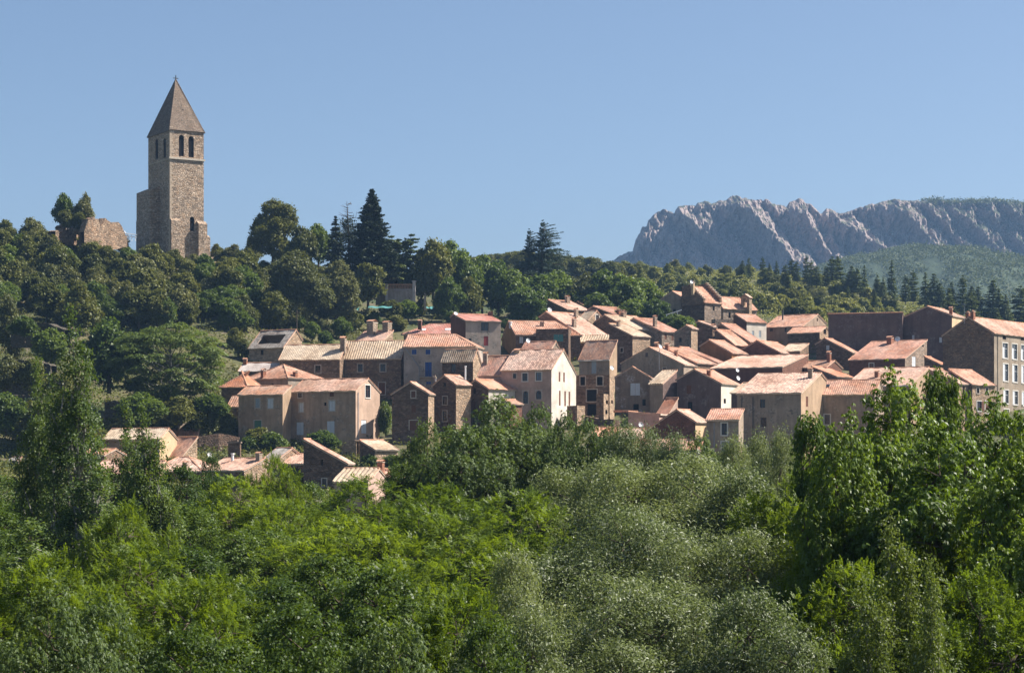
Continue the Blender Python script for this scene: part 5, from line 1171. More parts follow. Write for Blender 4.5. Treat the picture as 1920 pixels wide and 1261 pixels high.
# garden wall with balustrade and gate pillars
bw = empty("balustrade_wall", P(745, 562, 470)); tag(bw, "terrace wall with a clay balustrade between two pale pillars", "wall", 'garden walls')
q = lambda px, py, dy=0: P(px, py, 470+dy) - P(745, 562, 470)
def pbox(b, x0, x1, y0, y1, d0, d1, mat=0):
    a_, c_ = q(x0, y1), q(x1, y0); b.box((a_.x, d0, a_.z), (c_.x, d1, c_.z), mat)
b = MB(); pbox(b, 725.5, 774, 541, 572, 0, .8); b.poly([q(725.5,541)+Vector((0,.002,0)), q(725.5,572)+Vector((0,.002,0)), q(704,572,6), q(706,538,6)], 0); b.build("wall", [mat_stucco("stained_wall_render", (0.44, 0.36, 0.31), .55, patch=(.3, .24, .2))], bw)
for x0, x1, y0 in ((722.5,727,532),(773.5,779,526)):
    b = MB(); pbox(b, x0, x1, y0+2, 573, -.15, 1.0); pbox(b, x0-.8, x1+.8, y0, y0+1.9, -.25, 1.1); b.build("pillar", [mat_plain("pale_pillar", (0.5, 0.44, 0.4), .9, .1, .2)], bw)
b = MB(); pbox(b, 727.2, 773.3, 532, 534, .1, .7)
for i in range(16):
    x = 729 + i*2.85; c0, c1, c2 = q(x, 541), q(x, 537.5), q(x, 534); y_ = .4
    b.tube([(c0.x, y_, c0.z), (c1.x, y_, c1.z), (c2.x, y_, c2.z)], [.07, .14, .07], 6)
b.build("balustrade", [mat_plain("clay_balusters", (0.42, 0.25, 0.15), .9, .1, .2)], bw)
b = MB(); b.box((-.25, -.25, -3), (.25, .25, 2.6)); b.box((-.35, -.35, 2.602), (.35, .35, 2.85)); o = b.build("gate_pillar", [M_SURR]); o.location = P(797, 556, 474); tag(o, "slim grey gate pillar in the shade beyond the clay balustrade", "pillar")
b = MB(); b.tube([(0, 0, -1), (0, 0, 6.6)], [.13, .09], 7); b.tube([(-.5, 0, 6.1), (.5, 0, 6.1)], .05, 5); o = b.build("utility_pole", [M_BARK]); o.location = P(556.5, 645, 412); tag(o, "thin wooden utility pole behind the slate roofed barn", "pole")
b = MB(); b.tube([P(335,803,336), P(362,780,337.5), P(386,764,339)], [.16, .14, .11], 7); o = b.build("leaning_beam", [mat_plain("weathered_beam", (0.36, 0.28, 0.21), .9, .1, .3)]); tag(o, "long bare pole leaning up the dark slope behind the stone annex", "pole")
# white railing by the tower
rl = empty("railing", P(245, 452, 468)); tag(rl, "white stair railing between the ruined wall and the bell tower", "railing", 'castle ruins')
q2 = lambda px, py: P(px, py, 468) - P(245, 452, 468)
b = MB()
for a_, c_ in (((231,441),(256,445)), ((233,437),(257,440)), ((231,437),(240,450)), ((233,433),(243,447))): b.tube([q2(*a_), q2(*c_)], .07, 5)
b.build("rail", [M_FRAMEW], rl)
b = MB()
for x in (234, 240, 247, 254): b.tube([q2(x, 436+(x-231)*.15), q2(x, 452)], .06, 5)
b.build("post", [M_FRAMEW], rl)
# pergola in the yard below the derelict house
pg = empty("pergola", P(1180, 800, 355)); tag(pg, "wooden pergola with slatted top in the yard under the derelict gable", "pergola")
q3 = lambda px, py, dy=0: P(px, py, 355+dy) - P(1180, 800, 355)
M_WD = mat_plain("dark_timber", (0.16, 0.10, 0.065), .9, .1, .3)
for px in (1166, 1194):
    b = MB(); b.tube([q3(px, 806), q3(px, 772)], .09, 6); b.build("post", [M_WD], pg)
b = MB(); b.tube([q3(1150,772), q3(1196,772)], .10, 6); b.tube([q3(1150,770,3.5), q3(1196,770,3.5)], .10, 6); b.build("beam", [mat_plain("red_timber", (0.26, 0.11, 0.07), .8, .1, .2)], pg)
b = MB()
for i in range(10): b.tube([q3(1168+i*3, 770.5, -.5), q3(1168+i*3, 769, 4)], .05, 4)
b.build("slats", [M_WD], pg)
b = MB(); b.box((-.45, -.45, -2), (.45, .45, 1.7)); b.box((-.55, -.55, 1.702), (.55, .55, 1.85)); o = b.build("plastered_pillar", [WALLS['cream']]); o.location = P(1186, 800, 350); tag(o, "short cream pillar lit by the sun beside the pergola", "pillar")
# blue awning
aw = MB(); c = P(1897, 806, 372)
for i in range(8):
    a0, a1 = -1.6+i*.4, -1.2+i*.4; z = lambda x: .12*math.sin(x*4)
    for s, zo in ((0, 0), (1, -.05)):
        aw.poly([(a0, -.8, -.35+z(a0)+zo), (a1, -.8, -.35+z(a1)+zo), (a1, .8, .25+z(a1)+zo), (a0, .8, .25+z(a0)+zo)])
o = aw.build("awning", [mat_plain("blue_tarpaulin", (0.03, 0.19, 0.55), .5, .4, .08)]); o.location = c; tag(o, "bright blue tarpaulin awning at the foot of the tall tan house", "awning")
# green netting over the terrace gardens
for k, (px, py, w_, sl_) in enumerate([(655,576,3.2,.3),(668,580,1.2,.8),(712,577,5.0,.05),(805,578,1.6,.3)]):
    b = MB(); n = 12
    for i in range(n):
        for j in range(3):
            f = lambda i_, j_: (-w_/2+w_*i_/n, j_*.9, j_*.18 + sl_*math.sin(i_*.5+j_)*.25 + .08*math.sin(i_*1.1))
            b.poly([f(i, j), f(i+1, j), f(i+1, j+1), f(i, j+1)])
    o = b.build("garden_net", [SHUT['t'] if k else mat_plain("pale_green_net", (0.10, 0.22, 0.18), .8, .1, .2)]); o.location = P(px, py, 448)
    tag(o, ["pale turquoise net draped beside the lawn edge", "short dark turquoise net hanging at the lawn corner", "long flat turquoise net strip along the bottom of the lawn", "small turquoise net scrap between hedge bushes"][k], "garden net", "turquoise garden nets")

# ------------------------------------------------------------------ person with a camera on the steps by the blue door
def person():
    Yp = 363.0; s = Yp/F; root = empty("person", P(817, 720.0, Yp)); tag(root, "person in beige shirt and pale trousers raising a camera beside the blue balcony door", "person")
    J = dict(pel=(0, 0, .92), sp=(-.02, 0, 1.12), ch=(-.06, 0, 1.33), nk=(-.10, 0, 1.47), hd=(-.15, 0, 1.60), ht=(-.16, 0, 1.70),
      lh=(0, -.10, .88), lk=(-.05, -.11, .48), la=(0, -.11, .07), lt=(-.17, -.11, .03), rh=(0, .10, .88), rk=(.02, .12, .48), ra=(.10, .12, .07), rt=(-.07, .13, .03),
      ls=(-.08, -.19, 1.40), le=(-.26, -.22, 1.22), lw=(-.46, -.10, 1.36), rs=(-.08, .19, 1.40), re=(-.28, .22, 1.24), rw=(-.46, .08, 1.38))
    Rd = dict(pel=.15, sp=.135, ch=.155, nk=.06, hd=.095, ht=.08, lh=.095, lk=.06, la=.042, lt=.035, rh=.095, rk=.06, ra=.042, rt=.035, ls=.065, le=.045, lw=.03, rs=.065, re=.045, rw=.03)
    E = [('pel','sp'),('sp','ch'),('ch','nk'),('nk','hd'),('hd','ht'),('pel','lh'),('lh','lk'),('lk','la'),('la','lt'),('pel','rh'),('rh','rk'),('rk','ra'),('ra','rt'),('ch','ls'),('ls','le'),('le','lw'),('ch','rs'),('rs','re'),('re','rw')]
    V = dict(J); Rr = dict(Rd)
    for sd_, sg in (('l', 1), ('r', -1)):         # short curled fingers and a thumb around the camera
        w = Vector(J[sd_+'w']); palm = w + Vector((-.05, .01*sg, .02)); V[sd_+'p'] = tuple(palm); Rr[sd_+'p'] = .028; E.append((sd_+'w', sd_+'p'))
        for f, (dz, ln) in enumerate(((.035, .045), (.012, .052), (-.010, .048), (-.030, .038))):
            a = palm + Vector((-.03, .012*sg, dz)); c = a + Vector((-ln*.7, .03*sg, 0)); V[f'{sd_}f{f}a'] = tuple(a); V[f'{sd_}f{f}b'] = tuple(c); Rr[f'{sd_}f{f}a'] = .010; Rr[f'{sd_}f{f}b'] = .008
            E += [(sd_+'p', f'{sd_}f{f}a'), (f'{sd_}f{f}a', f'{sd_}f{f}b')]
        t = palm + Vector((.0, .03*sg, .035)); V[sd_+'t'] = tuple(t); Rr[sd_+'t'] = .010; E.append((sd_+'p', sd_+'t'))
    def skinned(name, keys, edges, rads, mat, rootk, parent):
        me = bpy.data.meshes.new(name); ids = {k: i for i, k in enumerate(keys)}
        me.from_pydata([V[k] for k in keys], [(ids[a], ids[c]) for a, c in edges], []); o = bpy.data.objects.new(name, me); COL.objects.link(o); o.parent = parent
        o.modifiers.new("skin", 'SKIN'); sub = o.modifiers.new("sub", 'SUBSURF'); sub.levels = 1; sub.render_levels = 1
        for k in keys:
            v = me.skin_vertices[0].data[ids[k]]; v.radius = (rads[k], rads[k]); v.use_root = (k == rootk)
        me.materials.append(mat); return o
    skin = mat_plain("skin", (0.42, 0.25, 0.18), .6, .3, .05); hair = mat_plain("dark_hair", (0.03, 0.017, 0.012), .7, .3, .2)
    shirt = mat_plain("beige_shirt", (0.56, 0.47, 0.32), .9, .1, .06); trs = mat_plain("pale_trousers", (0.66, 0.62, 0.58), .9, .1, .06)
    skinned("body", list(V), E, Rr, skin, 'pel', root)
    up = {k: Rr[k]*1.13 + .008 for k in ('pel','sp','ch','ls','le','rs','re')}
    skinned("shirt", list(up), [e for e in E if e[0] in up and e[1] in up], up, shirt, 'pel', root)
    lo = {k: Rr[k]*1.14 + .008 for k in ('pel','lh','lk','la','rh','rk','ra')}; lo['pel'] = .158
    skinned("trousers", list(lo), [e for e in E if e[0] in lo and e[1] in lo], lo, trs, 'pel', root)
    b = MB(); K = 10; c = Vector((-.14, 0, 1.66))
    for i in range(4):
        for k in range(K):
            f = lambda i_, k_: c + Vector((.115*math.cos(i_*.4)*math.cos(2*math.pi*k_/K) + .02, .105*math.cos(i_*.4)*math.sin(2*math.pi*k_/K), .125*math.sin(i_*.4) - .05))
            b.poly([f(i, k), f(i, k+1), f(i+1, k+1), f(i+1, k)])
    b.box((-.28, -.07, 1.655), (-.20, .07, 1.672)); b.build("hair", [hair], root)
    b = MB(); b.box((-.262, -.035, 1.585), (-.236, .035, 1.60)); b.box((-.275, -.015, 1.56), (-.235, .015, 1.598)); b.build("face", [skin], root)
    cm = MB(); cm.box((-.56, -.08, 1.36), (-.47, .06, 1.45)); cm.tube([(-.56, -.01, 1.405), (-.63, -.01, 1.405)], .035, 8); o = cm.build("camera", [M_PIPED]); o.location = root.location; tag(o, "small dark camera held up by the person in beige", "camera")
    st_ = MB(); st_.box((-1.6, -.9, -3.5), (1.0, .9, -.005)); o = st_.build("stair_landing", [WALLS['stone_g']]); o.location = root.location; tag(o, "stone stair landing below the blue balcony door", "stairs")
person()
# roof aerials
for px, py, Y, h_, lb in ((1060,556,478,2.4,"thin aerial above the top pink roof"), (1808,577,396,2.2,"aerial with cross bars above the twin chimneys of the tall tan house"), (1236,664,388,2.0,"aerial on the dark chimney of the grey gable house"), (1365,625,430,1.8,"aerial on the tilted salmon roof")):
    b = MB(); b.tube([(0, 0, -1.5), (0, 0, h_)], .035, 5)
    for k in range(3): b.tube([(-.5+.1*k, 0, h_-.1-.2*k), (.5-.1*k, 0, h_-.1-.2*k)], .022, 4)
    o = b.build("aerial", [M_PIPE]); o.location = P(px, py+14, Y); tag(o, lb, "aerial", "roof aerials")
# ------------------------------------------------------------------ trees and shrubs
LMK = [(325,480,"the bell tower foot"), (190,440,"the ruined castle wall"), (700,440,"the tall dark cypress"), (745,550,"the clay balustrade"), (520,650,"the slate roofed barn"),
       (310,690,"the wide layered tree"), (1012,470,"the windblown cedar"), (100,640,"the tall poplar"), (905,640,"the tall red roofed house"), (1165,560,"the top row of roofs"), (1300,545,"the stepped gable")]
ORD = ["first","second","third","fourth","fifth","sixth","seventh","eighth","ninth","tenth","eleventh","twelfth","thirteenth","fourteenth","fifteenth","sixteenth","seventeenth","eighteenth","nineteenth","twentieth"]
PENDING = []
KIND = dict(oak=("holm_oak", "dark olive round holm oak"), olive=("grey_oak", "dusty grey green oak"), bright=("broadleaf_tree", "light green broadleaf tree"), scrub=("shrub", "low olive shrub"), spruce=("spruce", "dark narrow spruce"), fir=("fir_tree", "dark bushy fir"))
def hill_tree(kind, px, py, sz=1.0, Y=None, wd=None, group='trees on the castle hill', dy=0.35):
    """crown centred on photo point px,py; stands on the ground there"""
    key = kind if kind in PROTO else kind + "_%d" % RND.randrange(3 if kind in ('oak', 'scrub', 'fir') else 2)
    h, w = PROTO[key][0]*sz*RND.uniform(.85, 1.15), PROTO[key][1]*sz*RND.uniform(.88, 1.12)
    if wd: w = wd
    if Y is None:
        Y = solveY(px, py + h*dy*F/400.0)
        Y = solveY(px, py + h*dy*F/Y)
    X = (px-CX)/F*Y; zb = zxy(X, Y) - .3
    nm, ds = KIND[kind.split('_')[0]]
    o = plant(key, nm, X, Y, zb, h, w, None, "shrub" if nm == 'shrub' else "tree", group)
    lm = min(LMK, key=lambda l: (l[0]-px)**2 + (l[1]-py)**2*1.5)
    PENDING.append((ds, lm, math.hypot(lm[0]-px, lm[1]-py), o)); return o
def inside(poly, x, y):
    c = False; n = len(poly)
    for i in range(n):
        (x0, y0), (x1, y1) = poly[i], poly[(i+1) % n]
        if (y0 > y) != (y1 > y) and x < (x1-x0)*(y-y0)/(y1-y0) + x0: c = not c
    return c
def scatter(poly, step, fn, jit=.35):
    xs = [p[0] for p in poly]; ys = [p[1] for p in poly]; y = min(ys); r = 0
    while y <= max(ys):
        x = min(xs) + (r % 2)*step*.5
        while x <= max(xs):
            px, py = x + RND.uniform(-jit, jit)*step, y + RND.uniform(-jit, jit)*step*.6
            if inside(poly, px, py): fn(px, py)
            x += step
        y += step*.6; r += 1
# castle hill
def f_left(px, py):
    r = RND.random()
    if py > 560 and r < .35: hill_tree('bright', px, py, RND.uniform(.85, 1.1))
    elif r < .66: hill_tree('oak', px, py, RND.uniform(.7, 1.45))
    elif r < .92: hill_tree('olive', px, py, RND.uniform(.8, 1.55))
    else: hill_tree('bright', px, py, RND.uniform(.7, 1.0))
scatter([(-30,436),(60,428),(100,444),(150,462),(215,470),(262,488),(300,498),(400,500),(470,490),(530,500),(640,520),(655,560),(600,600),(520,612),(440,600),(330,600),(200,605),(110,595),(60,588),(-30,600)], 35, f_left)
for px, py, k, s in [(-8,404,'oak',.5),(10,440,'oak',.9),(62,408,'olive',1.0),(45,418,'oak',.9),(82,414,'olive',.85),(122,382,'bright',.75),(153,382,'olive',.75),(124,404,'oak',.6),(142,408,'oak',.55),(247,428,'olive',.45),(405,462,'oak',.7),(440,470,'olive',1.0),
                     (470,478,'oak',1.0),(640,490,'bright',.8),(112,448,'oak',.75),(140,450,'olive',.7),(168,452,'oak',.8),(200,458,'olive',.7),(228,462,'oak',.7),(85,440,'olive',.8),(420,490,'olive',.8),(330,492,'oak',.8),(365,500,'olive',.8)]: hill_tree(k, px, py, s, Y=468 if py < 440 else None)
def solo(key, name, px, ytop, ybase, wpx, label, Y=None, cat='tree', group=None, rz=None):
    Y = Y or solveY(px, ybase); X = (px-CX)/F*Y; zb = (HY-ybase)/F*Y; h = (ybase-ytop)/F*Y; w = wpx/F*Y
    return plant(key, name, X, Y, zb-.2, h, w, label, cat, group, rz)
solo('bigoak', "holm_oak", 513, 374, 500, 122, "biggest spreading holm oak on the skyline, rising well above its neighbours", 480)
solo('oak_1', "holm_oak", 560, 425, 520, 70, "dense holm oak pressed against the biggest skyline oak", 470)
solo('bright_0', "broadleaf_tree", 120, 362, 438, 44, "first of two little trees standing on the hilltop rocks", 462)
solo('olive_0', "broadleaf_tree", 155, 364, 438, 44, "second little tree on the hilltop rocks, nearer the bell tower", 462)
solo('oak_1', "bush", 127, 392, 432, 38, "dark bush under the first little hilltop tree", 459, 'bush')
solo('oak_2', "bush", 150, 397, 432, 34, "dark bush under the second little hilltop tree", 459, 'bush')
solo('bright_0', "broadleaf_tree", 596, 420, 510, 62, "light green tree on the skyline between the biggest oak and the dark conifers", 482)
solo('bigolive', "grey_oak", 560, 470, 612, 150, "huge grey green oak bulging in the middle of the wooded slope", 438)
solo('bigolive', "grey_oak", 632, 488, 600, 110, "pale grey green oak beside the lawn", 445)
solo('spruce_0', "spruce", 629, 402, 530, 66, "slender dark spruce in front of the dying conifer", 466)
solo('bare_conifer', "dying_conifer", 655, 376, 520, 70, "half dead conifer with bare twisted twigs beside the tall cypress", 476)
solo('cypress', "cypress", 697, 353, 545, 104, "tall dark cypress, the highest pointed crown on the skyline", 470)
solo('fir_2', "conifer", 735, 440, 550, 84, "dark bushy conifer at the shoulder of the tall cypress", 474)
solo('oak_0', "dark_oak", 690, 495, 575, 78, "rounded dark bush beside the balustrade wall", 462)
for px, yt, yb, w, k in [(748,446,560,76,'fir_2'),(770,437,560,84,'fir_2'),(715,470,560,70,'oak_0'),(812,450,560,80,'oak_2'),(842,452,580,78,'bright_0'),(790,470,566,60,'oak_2'),(868,470,590,70,'bright_1'),(905,478,590,70,'bright_0'),(935,490,592,70,'bright_1'),(878,520,600,60,'oak_1'),(842,520,605,56,'bright_1'),(960,505,600,75,'bright_0'),
                         (985,540,612,80,'bright_1'),(1010,515,600,80,'bright_0'),(1045,508,595,80,'bright_1'),(1090,512,600,72,'olive_0'),(1130,505,600,80,'bright_0'),(1165,515,606,84,'bright_1'),(1205,522,606,80,'bright_0'),(1230,560,625,56,'bright_1'),(1185,560,616,70,'bright_0'),(1120,548,606,60,'bright_1'),(1075,538,600,60,'bright_0'),(1262,588,640,50,'bright_1'),(1290,592,640,36,'bright_0')]:
    Y = 475 if yb < 575 else max(440, min(500, solveY(px, yb)))
    o = solo(k, KIND[k.split('_')[0]][0], px, yt, yb, w, None, Y, group='trees behind the village')
    lm = min(LMK, key=lambda l: (l[0]-px)**2 + (l[1]-(yt+yb)/2)**2*1.5); PENDING.append((KIND[k.split('_')[0]][1], lm, math.hypot(lm[0]-px, lm[1]-(yt+yb)/2), o))
solo('cedar_tree', "cedar", 991, 428, 530, 70, "lower twin of the windblown cedar, with a shorter top", 522, rz=0.35)
solo('cedar_tree', "cedar", 1016, 412, 530, 96, "tall blue green cedar with windblown twin tops", 520, rz=0.2)
solo('layered', "layered_tree", 318, 590, 775, 262, "wide tree with feathery foliage in flat layers below the bell tower hill", 345)
solo('bright_1', "broadleaf_tree", 205, 598, 735, 110, "leafy green tree between the tall poplar and the layered tree", 352)
# gardens between the houses
for px, py, k, s in [(455,545,'bright',1.15),(468,575,'bright',.9),(500,600,'bright',.7),(585,628,'bright',.6),(610,640,'bright',.55),(640,620,'bright',.7),(665,610,'oak',.75),(700,606,'bright',.6),(640,592,'olive',.6),(735,590,'oak',.9),(765,590,'bright',.9),(790,582,'oak',.7),(820,585,'bright',.6),(745,610,'oak',.7),(845,600,'bright',.55),(720,585,'bright',.5),(690,592,'olive',.5),
                     (900,600,'bright',.45),(930,606,'bright',.45),(950,612,'bright',.4),(985,575,'bright',1.0),(955,560,'oak',.7),(600,612,'olive',.6),(560,610,'bright',.6),(620,655,'bright',.4),(450,610,'bright',.8),(440,640,'oak',.7),(455,660,'oak',.6)]: hill_tree(k, px, py, s, group='garden trees and bushes')
for px, yt, yb, w, Y, k, lb in [(425,770,850,62,345,'oak_2',"dark ivy covered bush at the corner of the beige house"),(470,815,862,56,334,'bright_0',"light green bush by the stone pillar"),(512,808,856,52,333,'bright_1',"green bush under the narrow lit wall of the beige house"),(485,800,850,70,336,'oak_0',"dark shrub under the green balcony door"),(605,805,850,64,328,'bright_1',"leafy fig bush in front of the pale shutters"),(722,752,830,34,345,'bright_0',"narrow bush squeezed between the sunlit gable and the dark stone house"),
  (694,850,900,42,312,'bright_1',"round bush below the straw roofed stone shed"),(735,850,880,40,312,'bright_0',"bush under the straw roof of the stone shed"),(555,875,930,60,280,'olive_1',"feathery grey green bush above the orange chimney"),(1178,782,830,46,352,'bright_0',"bush growing under the pergola"),(880,690,720,26,396,'oak_1',"small dark bush below the ochre gable wall"),(1905,805,880,90,340,'oak_1',"dark shrub under the blue awning"),(1275,590,630,50,455,'bright_1',"fig bush at the foot of the stepped gable"),
  (8,850,890,40,318,'olive_0',"grey bush in the field by the tiny hut"),(70,870,905,60,300,'bright_0',"low bush beside the tall poplar foot"),(18,560,690,70,360,'olive_1',"pale grey green oak hanging over the terrace walls"),(95,615,690,70,342,'bright_1',"green bush behind the tall poplar"),(30,690,725,50,334,'oak_2',"dark bush on the grass terrace"),(105,700,770,70,330,'oak_0',"dark shrub in the shade of the terrace walls"),(60,752,850,120,315,'oak_1',"dark thicket under the lowest terrace wall"),(12,665,740,70,326,'olive_1',"grey bush in front of the middle terrace wall"),(62,672,740,64,325,'oak_0',"dark bush hiding the end of the middle terrace wall"),(10,735,815,80,311,'bright_1',"green bush in front of the lowest terrace wall"),(100,730,810,80,312,'oak_2',"dark bush before the lowest terrace wall beside the poplar"),(45,590,640,60,344,'bright_0',"light bush before the topmost terrace wall"),(265,735,800,90,330,'bright_1',"leafy bush below the wide layered tree"),(335,742,800,80,334,'oak_0',"dark undergrowth at the trunk of the wide layered tree"),(395,735,800,70,340,'bright_0',"bush between the leaning pole and the small orange roof"),(1880,778,850,70,370,'bright_1',"green bush at the foot of the tall tan house"),(1918,782,850,60,366,'oak_0',"dark bush at the picture edge under the tall tan house"),(150,790,850,110,318,'oak_2',"dark thicket behind the poplar trunk"),(235,770,840,100,330,'oak_0',"dark bush above the cream gable roof"),(300,765,812,90,338,'oak_1',"dark bushes in the shade below the layered tree"),(372,750,820,80,340,'oak_2',"dark bush beside the leaning pole")]:
    solo(k, "bush", px, yt, yb, w, lb, Y, 'bush')
# scrub hill behind the village
def f_scrub(px, py):
    r = RND.random(); hill_tree('scrub' if r < .74 else ('olive' if r < .86 else 'oak'), px, py, RND.uniform(.8, 1.3), group='scrub on the hillside behind the village', dy=.45)
NP = len(PENDING)
scatter([(1040,505),(1100,497),(1160,498),(1250,496),(1330,500),(1400,508),(1480,520),(1560,535),(1640,555),(1720,580),(1800,600),(1940,625),(1940,640),(1850,610),(1760,600),(1680,598),(1560,602),(1480,585),(1420,580),(1340,560),(1240,545),(1180,530),(1080,515)], 25.5, f_scrub)
for ds, lm, dd, o in PENDING[NP:]:
    o['label'] = {'shrub': "low olive green shrub on the scrubby hillside behind the village", 'grey_oak': "dusty grey oak bush on the scrubby hillside behind the village"}.get(o.name.split('.')[0], "dark round oak bush on the scrubby hillside behind the village")
del PENDING[NP:]
for i in range(44):     # rounded wood on the far shoulder
    px = 830 + i*8.6 + RND.uniform(-6, 6); top = np.interp(px, [830,900,950,985,1040,1100,1140,1200,1260], [486,474,468,464,470,476,484,490,494]) + 6 + RND.uniform(0, 26)*(i % 2)
    Y = 720 + RND.uniform(-40, 30); k = RND.choice(['oak_0','oak_1','oak_2','olive_0']); hh = 6.5*RND.uniform(.8, 1.1)
    zb = (HY-top)/F*Y - hh; plant(k, "hill_oak", (px-CX)/F*Y, Y, zb, hh, 8*RND.uniform(.8, 1.2), "rounded oak in the wood on the far shoulder behind the cedar", "tree", "oaks on the far shoulder")
# conifers on the ridge
NF = 0
for i, (px, yt, hpx, k) in enumerate([(1251,480,24,2),(1392,478,36,0),(1404,470,40,2),(1416,472,40,0),(1430,476,38,2),(1443,480,34,0),(1456,478,36,1),(1463,482,32,2),(1473,484,36,0),(1484,466,52,1),(1494,484,36,2),(1504,474,48,0),(1512,463,60,1),(1521,482,44,0),(1531,488,40,2),(1541,468,62,1),(1549,482,48,2),(1560,480,50,0),(1571,478,54,2),(1583,492,44,0),(1597,492,46,1),(1607,496,46,2),
   (1621,478,68,1),(1631,500,46,0),(1645,496,52,2),(1656,506,46,0),(1672,489,68,1),(1684,498,60,0),(1698,510,50,2),(1712,502,58,0),(1735,490,74,1),(1722,508,58,2),(1751,508,58,0),(1762,516,52,2),(1784,512,66,1),(1796,520,60,0),(1805,512,70,2),(1822,524,60,1),(1834,520,66,0),(1845,523,66,2),(1862,524,68,0),(1873,536,60,1),(1886,538,62,2),(1903,540,60,1),(1914,530,72,0),(1925,542,64,2),
   (1676,534,64,0),(1740,534,70,1),(1780,540,64,0),(1548,556,34,1),(1820,550,56,2),(1870,560,52,0),(1200,488,40,2),(1478,504,26,0),(1590,520,36,2),(1640,530,34,0)]):
    if i < 46 and i % 4 == 3: continue
    NF += 1
    Y = 715 - (yt-470)*0.9 if i < 46 else 610; base = yt + hpx; key = "fir_%d" % k
    hj = hpx*RND.uniform(.72, 1.12); base = yt + hpx + 6; yt = base - hj; h = hj/F*Y; key = RND.choice([key, key, 'fir_2', 'spruce_1']); plant(key, "fir_tree", (px-CX)/F*Y, Y, (HY-base)/F*Y - .8, h+.8, h*RND.uniform(.42, .85), None, "fir tree", "firs along the ridge")
    o = COL.objects[-1]; c = NF - 1 if i < 46 else 0
    o['label'] = ("dark fir standing alone on the scrub slope, %s from the windblown cedar" % ORD[i-46]) if i >= 46 else ("dark fir on the ridge, the %s along the row from the cedar side" % ORD[c]) if c < 18 else ("dark fir on the ridge, the %s along the row from the tall tan house side" % ORD[34-c])
# label by counting out from a landmark
bins = {}
for ds, lm, dd, o in PENDING: bins.setdefault((ds, lm[2]), []).append((dd, o))
for (ds, lmn), v in bins.items():
    v.sort(key=lambda t: t[0])
    for i, (dd, o) in enumerate(v): o['label'] = "%s, %s outward from %s" % (ds, ORD[min(i, 19)], lmn)

# ---- trees in the valley: species, column, crown top row, crown width px, distance, label
def valley(key, name, px, yt, wpx, Y, label, zoff=0.0):
    X = (px-CX)/F*Y; zb = max(-14.0, min(zxy(X, Y), -3.5)) + zoff; zt_ = (HY-yt)/F*Y
    h = (zt_ - zb)*1.025; plant(key, name, X, Y, zb, h, wpx/F*Y*((1.0 if yt < 870 else 1.2) if key[0:4] in ('popl','aspe') else 1.5 if key == 'walnut_a' else 1.3 if key == 'ash_a' else 1.12 if yt < 860 else 1.5), label, "tree", "trees in the valley")
V = valley
V('poplar_a', "poplar", 138, 632, 165, 105, "tall poplar with glittering leaves rising above all other valley trees")
V('poplar_b', "poplar", 70, 712, 110, 108, "narrow poplar leaning against the tallest poplar")
V('poplar_b', "poplar", 266, 792, 120, 98, "slim poplar tip pointing up before the cream gable")
V('poplar_b', "poplar", 236, 792, 110, 100, "thin poplar spire in front of the straw roof of the cream walled house")
V('poplar_a', "poplar", 180, 868, 230, 92, "dark bushy poplar standing at the feet of the tallest poplar")
V('poplar_b', "poplar", 300, 858, 130, 98, "poplar tip just under the cream gable")
V('alder_a', "alder", 30, 900, 230, 118, "dark alder at the picture edge below the tiny field hut")
V('alder_b', "alder", -20, 960, 300, 90, "dim alder at the picture edge under the terraces")
V('alder_a', "alder", 405, 862, 80, 140, "pointed alder in front of the sunlit stone gable")
V('alder_b', "alder", 345, 884, 190, 125, "alder below the old pink hipped roof")
V('locust_b', "locust_tree", 518, 868, 110, 128, "pale locust tip beside the tiny slate house")
V('locust_a', "locust_tree", 470, 905, 240, 112, "locust tree below the low stone house with two chimneys")
V('alder_b', "alder", 590, 915, 150, 130, "alder under the big monopitch barn")
V('locust_a', "locust_tree", 560, 950, 260, 105, "yellow green locust below the dark barn dish")
V('alder_a', "alder", 400, 960, 260, 100, "alder in the middle of the valley below the pink hipped roof")
V('locust_b', "locust_tree", 235, 962, 190, 80, "bright yellow green locust tip in front of the bushy poplar")
V('ash_a', "ash_tree", 925, 756, 250, 122, "big rounded ash standing highest before the white gabled house")
V('ash_b', "ash_tree", 1010, 770, 180, 124, "ash shoulder under the white slit windows")
V('ash_b', "ash_tree", 800, 798, 150, 124, "smaller ash below the dark stone gable with brown shutters")
V('ash_a', "ash_tree", 870, 812, 230, 118, "shadowed ash behind the highest ash crown")
V('alder_b', "alder", 765, 878, 130, 122, "alder beside the red hipped roof")
V('ash_b', "ash_tree", 1100, 796, 180, 112, "ash reaching up to the low orange roof")
V('willow_b', "willow", 1170, 815, 200, 105, "grey green willow top below the mottled pink roof")
V('willow_b', "willow", 1260, 832, 200, 100, "grey green willow top below the brick gable")
V('willow_b', "willow", 1215, 820, 170, 106, "willow crown leaning over the long low orange roof edge")
V('ash_b', "ash_tree", 1312, 824, 160, 108, "ash top in front of the cream wall under the brick gable")
V('willow_b', "willow", 1420, 832, 150, 96, "willow top before the two black drainpipes")
V('ash_b', "ash_tree", 1145, 806, 150, 110, "ash bough with reddish tips by the low orange roof")
V('ash_b', "ash_tree", 1060, 786, 150, 118, "ash top touching the foot of the white gable")
V('willow_b', "willow", 1375, 838, 170, 95, "willow top at the small grey house")
V('willow_b', "willow", 1465, 828, 150, 92, "willow top touching the grey stucco house")
V('walnut_b', "walnut_tree", 1530, 800, 180, 70, "walnut branch reaching before the dish on the grey house")
V('walnut_a', "walnut_tree", 1668, 730, 255, 62, "glossy walnut tree, the tallest before the dusty pink roof")
V('walnut_b', "walnut_tree", 1778, 720, 165, 66, "glossy walnut top before the stone houses with brown shutters")
